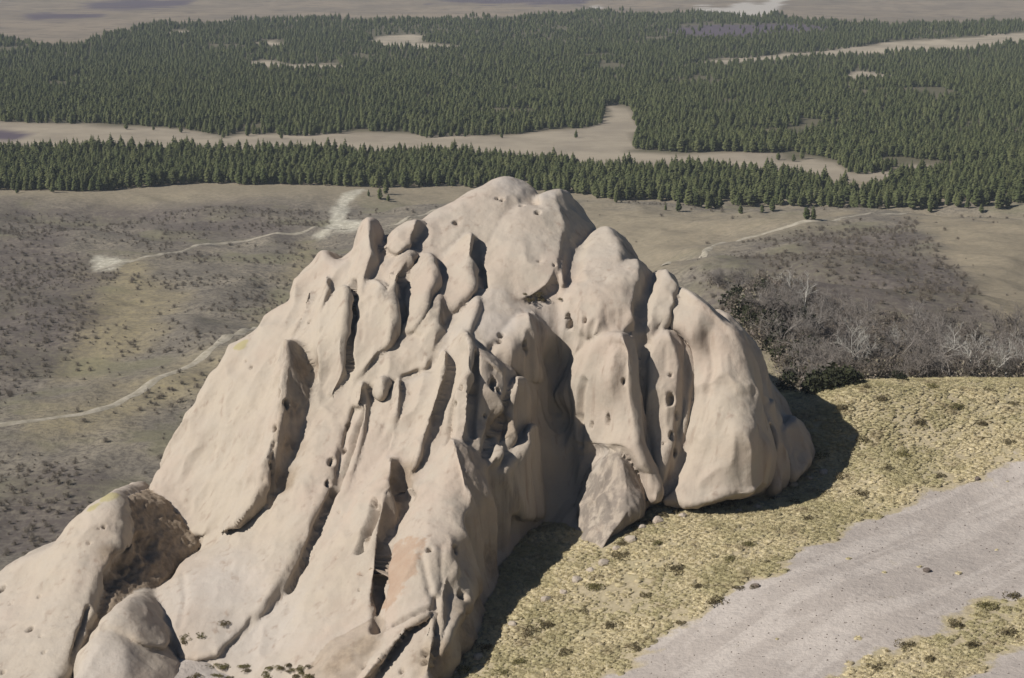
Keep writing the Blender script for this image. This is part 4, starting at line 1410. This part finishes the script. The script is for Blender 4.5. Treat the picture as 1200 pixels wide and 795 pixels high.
for k in range(6):
    h_, w_ = 9.6 + crng.uniform(-1.5, 1.5), crng.uniform(4.4, 5.8)
    V_, F_, tn_ = conifer_crown(crng, h_, w_, crng.normal(0, 0.015), (1.3, 2.6, 1.9, 3.4, 1.6, 2.4)[k])
    CROWNS.append(make_mesh('crown', V_, F_, smooth=False, attrs={'tone': tn_}, mats=[M_NEEDLE]))
    tv, tf = merge([tube([(0, 0, -0.6), (0.03, 0, h_ * .3), (0.05, 0.02, h_ * .7)], [0.22, 0.16, 0.06], 5)])
    TRUNK_ME.append(make_mesh('trunk', tv, tf, mats=[M_TRUNK]))


def conifer(p, k, s, label, group):
    e = link('conifer_tree', None, label=label, cat='tree', group=group, loc=tuple(p), rot=(0, 0, random.uniform(0, 6.28)), scale=(s * random.uniform(.9, 1.1), s * random.uniform(.9, 1.1), s))
    c_ = link('crown', CROWNS[k], parent=e)
    link('trunk', TRUNK_ME[k], parent=e)
    return c_


crown_src = [None] * 6
for n_, i in enumerate(near_idx):
    k = n_ % 6
    px_ = pxf[i]
    if px_ < 560: lb, gr = 'dark green conifer on the forest edge above the scrub valley with the pale scar', 'conifers edging the scrub valley'
    else: lb, gr = 'dark green conifer on the forest edge above the pale meadow behind the outcrop', 'conifers edging the pale meadow'
    c_ = conifer(FP[i], k, crng.uniform(0.75, 1.2), lb, gr)
    if crown_src[k] is None: crown_src[k] = c_
for n_, p in enumerate(sp_):
    if p[1] < 1010: lb, gr = 'small lone conifer standing on open ground in front of the forest edge', 'lone conifers in front of the forest'
    else: lb, gr = 'small lone conifer standing in the bare strip between the two forest belts', 'lone conifers in the bare strip'
    conifer(p, n_ % 6, crng.uniform(0.45, 0.8), lb, gr)
rest = np.setdiff1d(np.arange(len(FP)), near_idx)
fsz = np.where(FP[rest][:, 1] < 1330, 0.62, 0.5) + 0.5 * RNG.random(len(rest)) ** 1.3 + 0.2 * fbm(FP[rest] / 50.0, 2, 97)
scatter('conifer_forest', FP[rest] - np.array([0, 0, 0.3]), RNG.uniform(0, 6.28, len(rest)), fsz, RNG.integers(0, 6, len(rest)), crown_src,
        'dense dark conifer forest covering the plain behind the outcrop', 'forest')
print('forest', len(FP), round(time.time() - T0, 1))

# ------------------------------------------------------------------ bare thicket behind the grass ridge
def thick_ground(px, d):
    a = (px - 600.0) / FPX
    x = a * d * 1.03
    return x, d, float(terrain(x, d))


brng = np.random.default_rng(5)
BT = []
for k in range(6):
    V_, F_ = branch_tree(brng, 6.5, 4, 0.6, 0.15, 1 + (k % 3))
    BT.append(make_mesh('bare_tree', V_, F_, mats=[M_BARE if k % 3 else M_PALEBARK]))
BB = []
for k in range(4):
    V_, F_ = branch_tree(brng, 3.2, 3, 0.7, 0.07, 5)
    V2, F2, tn = leafy_blob(brng, 3.0, 2.3, 260, 0.13)
    o_ = len(V_)
    BB.append(make_mesh('bare_shrub', np.r_[V_, V2], np.r_[F_, F2 + o_], smooth=False, attrs={'tone': np.r_[np.ones((o_, 3)), tn]}, mats=[M_TWIG]))
THICKET = [(830, 335), (900, 322), (950, 345), (1000, 375), (1060, 380), (1130, 388), (1215, 395), (1215, 452), (985, 452), (965, 480), (935, 470), (890, 400)]


def in_thicket(rng, n):
    out = []
    while len(out) < n:
        q = (rng.uniform(830, 1215), rng.uniform(322, 480))
        if poly_sdf(np.array([q[0]]), np.array([q[1]]), THICKET)[0] < 0: out.append(q)
    return out


tree_spots = [(1005, 436, 1.25, 0), (1028, 432, 1.35, 3), (1012, 440, 1.1, 0), (1180, 446, 1.2, 3), (1192, 443, 1.2, 0), (1165, 448, 1.1, 3), (1205, 446, 1.2, 0), (1142, 446, 1.3, 3), (942, 372, 1.2, 0), (1062, 415, 1.0, 3),
              (1110, 430, 1.1, 0), (930, 350, 1.1, 3), (1150, 440, 1.1, 0)]
for px_, py_, s_, k in tree_spots:
    x, y, z = ray_ground(px_, py_, 305.0)
    link('bare_tree', BT[k], label='leafless tree with pale whitish branches in the thicket behind the grass ridge', cat='tree', group='pale bare trees in the thicket', loc=(x, y, z - .1), rot=(0, 0, brng.uniform(0, 6.28)), scale=s_ * 1.3)
for px_, py_ in in_thicket(brng, 130):
    x, y, z = ray_ground(px_, py_, 305.0)
    k = int(brng.choice([1, 2, 4, 5]))
    link('bare_tree', BT[k], label='leafless grey brown tree in the dark thicket behind the grass ridge', cat='tree', group='grey bare trees in the thicket', loc=(x, y, z - .1), rot=(0, 0, brng.uniform(0, 6.28)), scale=brng.uniform(.85, 1.45))
shr_first = {}
for px_, py_ in in_thicket(brng, 260):
    x, y, z = ray_ground(px_, py_, 305.0)
    k = int(brng.integers(0, 4))
    o = link('bare_shrub', BB[k], label='dark twiggy leafless shrub in the thicket behind the grass ridge', cat='shrub', group='dark shrubs in the thicket', loc=(x, y, z - .15), rot=(0, 0, brng.uniform(0, 6.28)), scale=brng.uniform(.9, 2.0))
    shr_first.setdefault(k, o)

M_SHADE_LEAF = plant_material('shade_dark_leaves', (0.030, 0.036, 0.022), (0.055, 0.058, 0.036), True)  # leaf colour near black, to deepen the shade in the hollow and thicket
SHADE_BUSHES = []
for k in range(3):
    V_, F_, tn = leafy_blob(brng, 4.2, 3.4, 520, 0.24)
    SHADE_BUSHES.append(make_mesh('shade_fill_bush', V_, F_, smooth=False, attrs={'tone': tn}, mats=[M_SHADE_LEAF]))
POCKET = [(845, 345), (900, 345), (945, 385), (985, 425), (1000, 450), (960, 490), (935, 470), (890, 400)]  # hollow in the outcrop's shadow, darkened further by added bushes
n_ = 0
while n_ < 86:
    q = (brng.uniform(840, 1000), brng.uniform(340, 490)) if n_ < 46 else (brng.uniform(965, 1210), brng.uniform(428, 447))
    if n_ < 46 and poly_sdf(np.array([q[0]]), np.array([q[1]]), POCKET)[0] > 0: continue
    n_ += 1
    x, y, z = ray_ground(q[0], q[1], 285.0)
    link('shade_fill_bush', SHADE_BUSHES[n_ % 3], label='near black bush added to deepen the shade in the hollow between outcrop and grass ridge' if n_ < 47 else 'near black bush added to deepen the shade at the base of the thicket, just behind the grass ridge', cat='bush', group='dark bushes added as shade in the hollow' if n_ < 47 else 'dark bushes added as shade behind the ridge', loc=(x, y, z - .2), rot=(0, 0, brng.uniform(0, 6.28)), scale=brng.uniform(.8, 1.6) if n_ < 47 else brng.uniform(.5, 1.0))

# scrub speckled over the valley floor
def scrub_points():
    X, Y = np.meshgrid(np.arange(-330, 330, 3.4), np.arange(330, 1000, 3.4))
    x = X.ravel() + RNG.uniform(-1.7, 1.7, X.size); y = Y.ravel() + RNG.uniform(-1.7, 1.7, X.size)
    z = terrain(x, y)
    p = np.stack([x, y, z], -1)
    a = ground_attrs(p)
    px, py = proj(p)
    dens = 0.05 + 0.25 * a['scrub'] + 1.9 * np.maximum(fbm(p / 34.0, 4, 101) - 0.02 + 0.2 * a['scrub'] - 0.1 * a['yellow'], 0)
    dens = np.where(a['meadow'] > .5, 0.012, dens)
    dens = np.where(a['scar'] > .3, 0, dens)
    for pts, wd in TRACKS: dens = np.where(line_dist(px, py, pts) < 4, 0, dens)
    ok = (RNG.random(len(x)) < dens) & (px > -60) & (px < 1260)
    return p[ok]


sp2 = scrub_points()
scatter('valley_scrub', sp2, RNG.uniform(0, 6.28, len(sp2)), 0.22 + 0.6 * RNG.random(len(sp2)) ** 2.2, RNG.integers(0, 4, len(sp2)), [shr_first[k] for k in range(4)],
        'low dark scrub scattered over the grey brown valley floor', 'scrub')
print('scrub', len(sp2), round(time.time() - T0, 1))

# ------------------------------------------------------------------ grass slope
grng = np.random.default_rng(8)
TU = []
for k in range(5):
    V_, F_, tn = tussock(grng, 1.15, 0.22, 70)
    TU.append((V_, F_, tn))


def slope_points(st):
    X, Y = np.meshgrid(np.arange(-45, 105, st), np.arange(175, 312, st))
    x = X.ravel() + RNG.uniform(-.5, .5, X.size) * st; y = Y.ravel() + RNG.uniform(-.5, .5, X.size) * st
    z = terrain(x, y)
    p = np.stack([x, y, z], -1)
    px, py = proj(p)
    sd = mask(SAND, px, py, 9, fbm(p / 5.0, 4, 55) * 26)
    rockd, _ = (field(p + np.array([0, 0, 0.4])), 0)
    ok = (px > -20) & (px < 1240) & (py < 830) & (rockd > 0.2) & ((px > 470) | (py > 735))
    return p[ok], px[ok], py[ok], sd[ok]


gp, gpx, gpy, gsd = slope_points(0.50)
dn = 0.85 + 1.1 * fbm(gp / 5.0, 3, 111) + 0.3 * fbm(gp / 22.0, 2, 113)
dn = np.where(gsd > 0.03, dn * np.clip(0.9 - 2.2 * gsd, 0, 1) ** 1.5 + 0.0015, dn)
dn = np.where(gpx < 470, 0.0, dn)
sel = RNG.random(len(gp)) < dn
gp = gp[sel]
N_ = len(gp)
tus_src = []
for k, (px_, py_) in enumerate([(760, 690), (900, 620), (1010, 545), (1100, 500), (690, 760)]):
    V_, F_, tn = TU[k]
    x, y, z = ray_ground(px_, py_)
    tus_src.append(link('grass_tussock', make_mesh('grass_tussock', V_, F_, smooth=False, attrs={'tone': tn}, mats=[M_TUSSOCK]),
                        label='single straw coloured grass tussock on the slope beside the outcrop', cat='grass', group='grass tussocks on the slope', loc=(x, y, z), rot=(0, 0, k * 1.3), scale=0.8))
scatter('tussock_grass', gp, RNG.uniform(0, 6.28, N_), (0.38 + 0.62 * RNG.random(N_) ** 2.0) * (0.8 + 0.5 * np.clip(fbm(gp / 4.0, 2, 117) + .4, 0, 1)), RNG.integers(0, 5, N_), tus_src,
        'dry yellow and olive tussock grass covering the slope beside the outcrop', 'grass')
print('tussocks', N_, round(time.time() - T0, 1))

# shrubs on the slope, each on its own
SH = []
for k in range(4):
    V_, F_, tn = leafy_blob(grng, 2.2, 0.95, 420, 0.11)
    SH.append(make_mesh('shrub', V_, F_, smooth=False, attrs={'tone': tn}, mats=[M_SHRUB if k < 3 else M_GREENSHRUB]))
FOOT = [(835, 588, 1.3), (848, 586, 1.2), (818, 592, .9), (862, 584, .9), (792, 596, .8), (775, 600, .9), (760, 606, .8), (878, 586, .8), (745, 614, .7), (905, 580, .7), (730, 630, .7)]
for px_, py_, s_ in FOOT:
    x, y, z = ray_ground(px_, py_ + 7)
    link('shrub', SH[int(grng.integers(0, 3))], label='dark brown shrub at the foot of the tall slabs, where rock meets grass', cat='shrub', group='shrubs at the foot of the slabs', loc=(x, y, z - .05), rot=(0, 0, grng.uniform(0, 6.28)), scale=s_)
BIG = [(838, 710, 1.3), (868, 692, .7), (915, 568, 1.2), (965, 540, 1.1), (1008, 582, 1.2), (985, 560, 1.0), (1075, 498, 1.2), (1055, 535, 1.0), (1120, 480, 1.2), (1035, 470, 1.1), (1180, 520, .9), (1150, 500, 1.1), (885, 690, .6), (700, 690, 1.1),
       (640, 735, 1.2), (618, 745, 1.3), (720, 735, 1.0), (790, 670, 1.2), (770, 640, 1.0), (730, 655, 1.2), (680, 720, .9), (612, 778, 1.1), (745, 760, .8), (950, 610, .9), (880, 640, .9), (855, 660, .9), (930, 590, .9), (820, 690, .8), (570, 765, 1.0),
       (590, 790, .9), (665, 765, 1.0), (545, 790, .9), (1160, 715, 1.1), (1120, 735, 1.0), (1185, 700, 1.1), (1060, 760, 1.0), (1090, 775, 1.1), (1180, 745, 1.2), (1030, 785, 1.0), (1140, 760, 1.0), (1010, 520, 1.0), (990, 480, 1.0),
       (1040, 550, .8), (965, 580, .9), (1100, 560, .7), (1190, 475, 1.0), (1160, 460, 1.0), (1090, 455, .9), (1015, 455, .9), (760, 700, .8), (800, 735, .7), (900, 660, .7)]
for px_, py_, s_ in BIG:
    x, y, z = ray_ground(px_, py_)
    if px_ > 1020 and py_ > 695: lb, gr = 'low brown shrub on the small grass strip below the bare sand', 'shrubs below the bare sand'
    else: lb, gr = 'low dark shrub among the tussocks on the grass slope above the bare sand', 'shrubs on the grass slope'
    link('shrub', SH[int(grng.integers(0, 4))], label=lb, cat='shrub', group=gr, loc=(x, y, z - .05), rot=(0, 0, grng.uniform(0, 6.28)), scale=s_ * grng.uniform(.75, 1.0))
for i in range(40):
    px_, py_ = (grng.uniform(222, 365), grng.uniform(780, 799)) if i < 32 else (grng.uniform(212, 262), 0)
    if i >= 32: py_ = 752 - (px_ - 212) * 0.45 + grng.uniform(-4, 4)
    x, y, z = ray_ground(px_, py_, 190.0)
    hp = on_rock(px_, py_)
    if hp is not None and hp[1] < y: x, y, z = hp
    if i < 32: lb, gr = 'small olive shrub in the row below the pale rock ramps', 'shrubs below the ramps'
    else: lb, gr = 'small shrub in the sandy gully beside the grey rounded hump', 'shrubs in the sandy gully'
    link('shrub', SH[3 if i % 3 else int(grng.integers(0, 3))], label=lb, cat='shrub', group=gr, loc=(x, y, z - .05), rot=(0, 0, grng.uniform(0, 6.28)), scale=grng.uniform(.3, .65))
for i in range(9):
    hp = on_rock(grng.uniform(612, 658), grng.uniform(344, 352))
    if hp is None: continue
    link('shrub', SH[int(grng.integers(0, 3))], label='small dark shrub on the ledge below the summit shoulder', cat='shrub', group='shrubs on the summit ledge', loc=tuple(hp - np.array([0, 0, .15])), rot=(0, 0, grng.uniform(0, 6.28)), scale=grng.uniform(.3, .5))


def stone_mesh(rng, n=2):
    import bmesh
    bm = bmesh.new()
    bmesh.ops.create_icosphere(bm, subdivisions=n, radius=1.0)
    off = rng.uniform(0, 50)
    for v_ in bm.verts:
        q = np.array(v_.co)
        v_.co = Vector(q * (1 + 0.28 * float(vnoise(q * 1.4 + off, 5))) * np.array([1.0, .8, .6]))
    me = bpy.data.meshes.new('stone'); bm.to_mesh(me); bm.free()
    me.materials.append(M_STONE)
    return me


SM = [stone_mesh(grng) for _ in range(3)]
for n_, (px_, py_, s_, lb) in enumerate([(1086, 671, .62, 'dark lone boulder lying on the bare sand'), (886, 690, .5, 'dark stone at the upper edge of the bare sand beside a shrub'), (1145, 564, .45, 'small dark stone where grass meets the top of the sand')]):
    x, y, z = ray_ground(px_, py_)
    link('stone', SM[n_], label=lb, cat='stone', loc=(x, y, z + .12), rot=(0.1, 0, grng.uniform(0, 6)), scale=s_)
ST = []
for k in range(4):
    me_ = stone_mesh(grng, 2); me_.materials.clear(); me_.materials.append(M_ROCK); ST.append(me_)
for i, (px_, py_, s_) in enumerate([(965, 556, .9), (948, 562, .6), (930, 570, .8), (912, 586, .5), (888, 596, .8), (866, 600, .5), (800, 606, .7), (770, 612, 1.0), (752, 620, .7), (738, 634, .9), (722, 645, .6), (708, 662, .9), (692, 672, .6), (676, 682, .8),
                                    (660, 696, .6), (640, 706, .9), (560, 772, .8), (530, 792, .6), (600, 736, .7)]):
    x, y, z = ray_ground(px_, py_)
    link('fallen_block', ST[i % 4], label='fallen pale sandstone block in the grass at the foot of the outcrop', cat='boulder', group='fallen blocks along the outcrop foot', loc=(x, y, z + .1), rot=(grng.uniform(-.3, .3), 0, grng.uniform(0, 6)), scale=s_)
sg = []
for i in range(900):
    px_, py_ = grng.uniform(690, 1200), grng.uniform(540, 800)
    if min(poly_sdf(np.array([px_]), np.array([py_]), SAND[1])[0], poly_sdf(np.array([px_]), np.array([py_]), SAND[2])[0]) < -4:
        sg.append((px_, py_))
sg = np.array(sg)
# gravel on the sand
gd = np.array([ray_ground(a, b, 170.0, 330.0) for a, b in sg])
VV, FF, o_ = [], [], 0
oct_v = np.array([(1, 0, 0), (-1, 0, 0), (0, 1, 0), (0, -1, 0), (0, 0, .8), (0, 0, -.8)], float)
oct_f = np.array([(0, 2, 4), (2, 1, 4), (1, 3, 4), (3, 0, 4), (2, 0, 5), (1, 2, 5), (3, 1, 5), (0, 3, 5)])
for q in gd:
    VV.append(oct_v * grng.uniform(.04, .16) * grng.uniform(.6, 1.2, (6, 1)) + q); FF.append(oct_f + o_); o_ += 6
link('gravel', make_mesh('gravel', np.concatenate(VV), np.concatenate(FF), smooth=False, mats=[M_STONE]), kind='stuff', label='loose gravel scattered over the bare sand', cat='gravel')

# ------------------------------------------------------------------ air
HZ = np.array([(x, y, z) for x in (-3700, 3700) for y in (-120, 10700) for z in (-60, 270)], float)
hf = np.array([(0, 1, 3, 2), (4, 6, 7, 5), (0, 4, 5, 1), (2, 3, 7, 6), (0, 2, 6, 4), (1, 5, 7, 3)])
mh = bpy.data.materials.new('haze')
mh.use_nodes = True
for nd in list(mh.node_tree.nodes):
    if nd.type != 'OUTPUT_MATERIAL': mh.node_tree.nodes.remove(nd)
pv = mh.node_tree.nodes.new('ShaderNodeVolumePrincipled')
pv.inputs['Color'].default_value = (0.78, 0.88, 1.0, 1)
pv.inputs['Density'].default_value = 0.00007
pv.inputs['Anisotropy'].default_value = 0.0
mh.node_tree.links.new(pv.outputs[0], [n for n in mh.node_tree.nodes if n.type == 'OUTPUT_MATERIAL'][0].inputs['Volume'])
link('haze', make_mesh('haze', HZ, hf, smooth=False, mats=[mh]), kind='stuff', label='pale blue air haze over the whole valley', cat='haze')

print('built', round(time.time() - T0, 1))
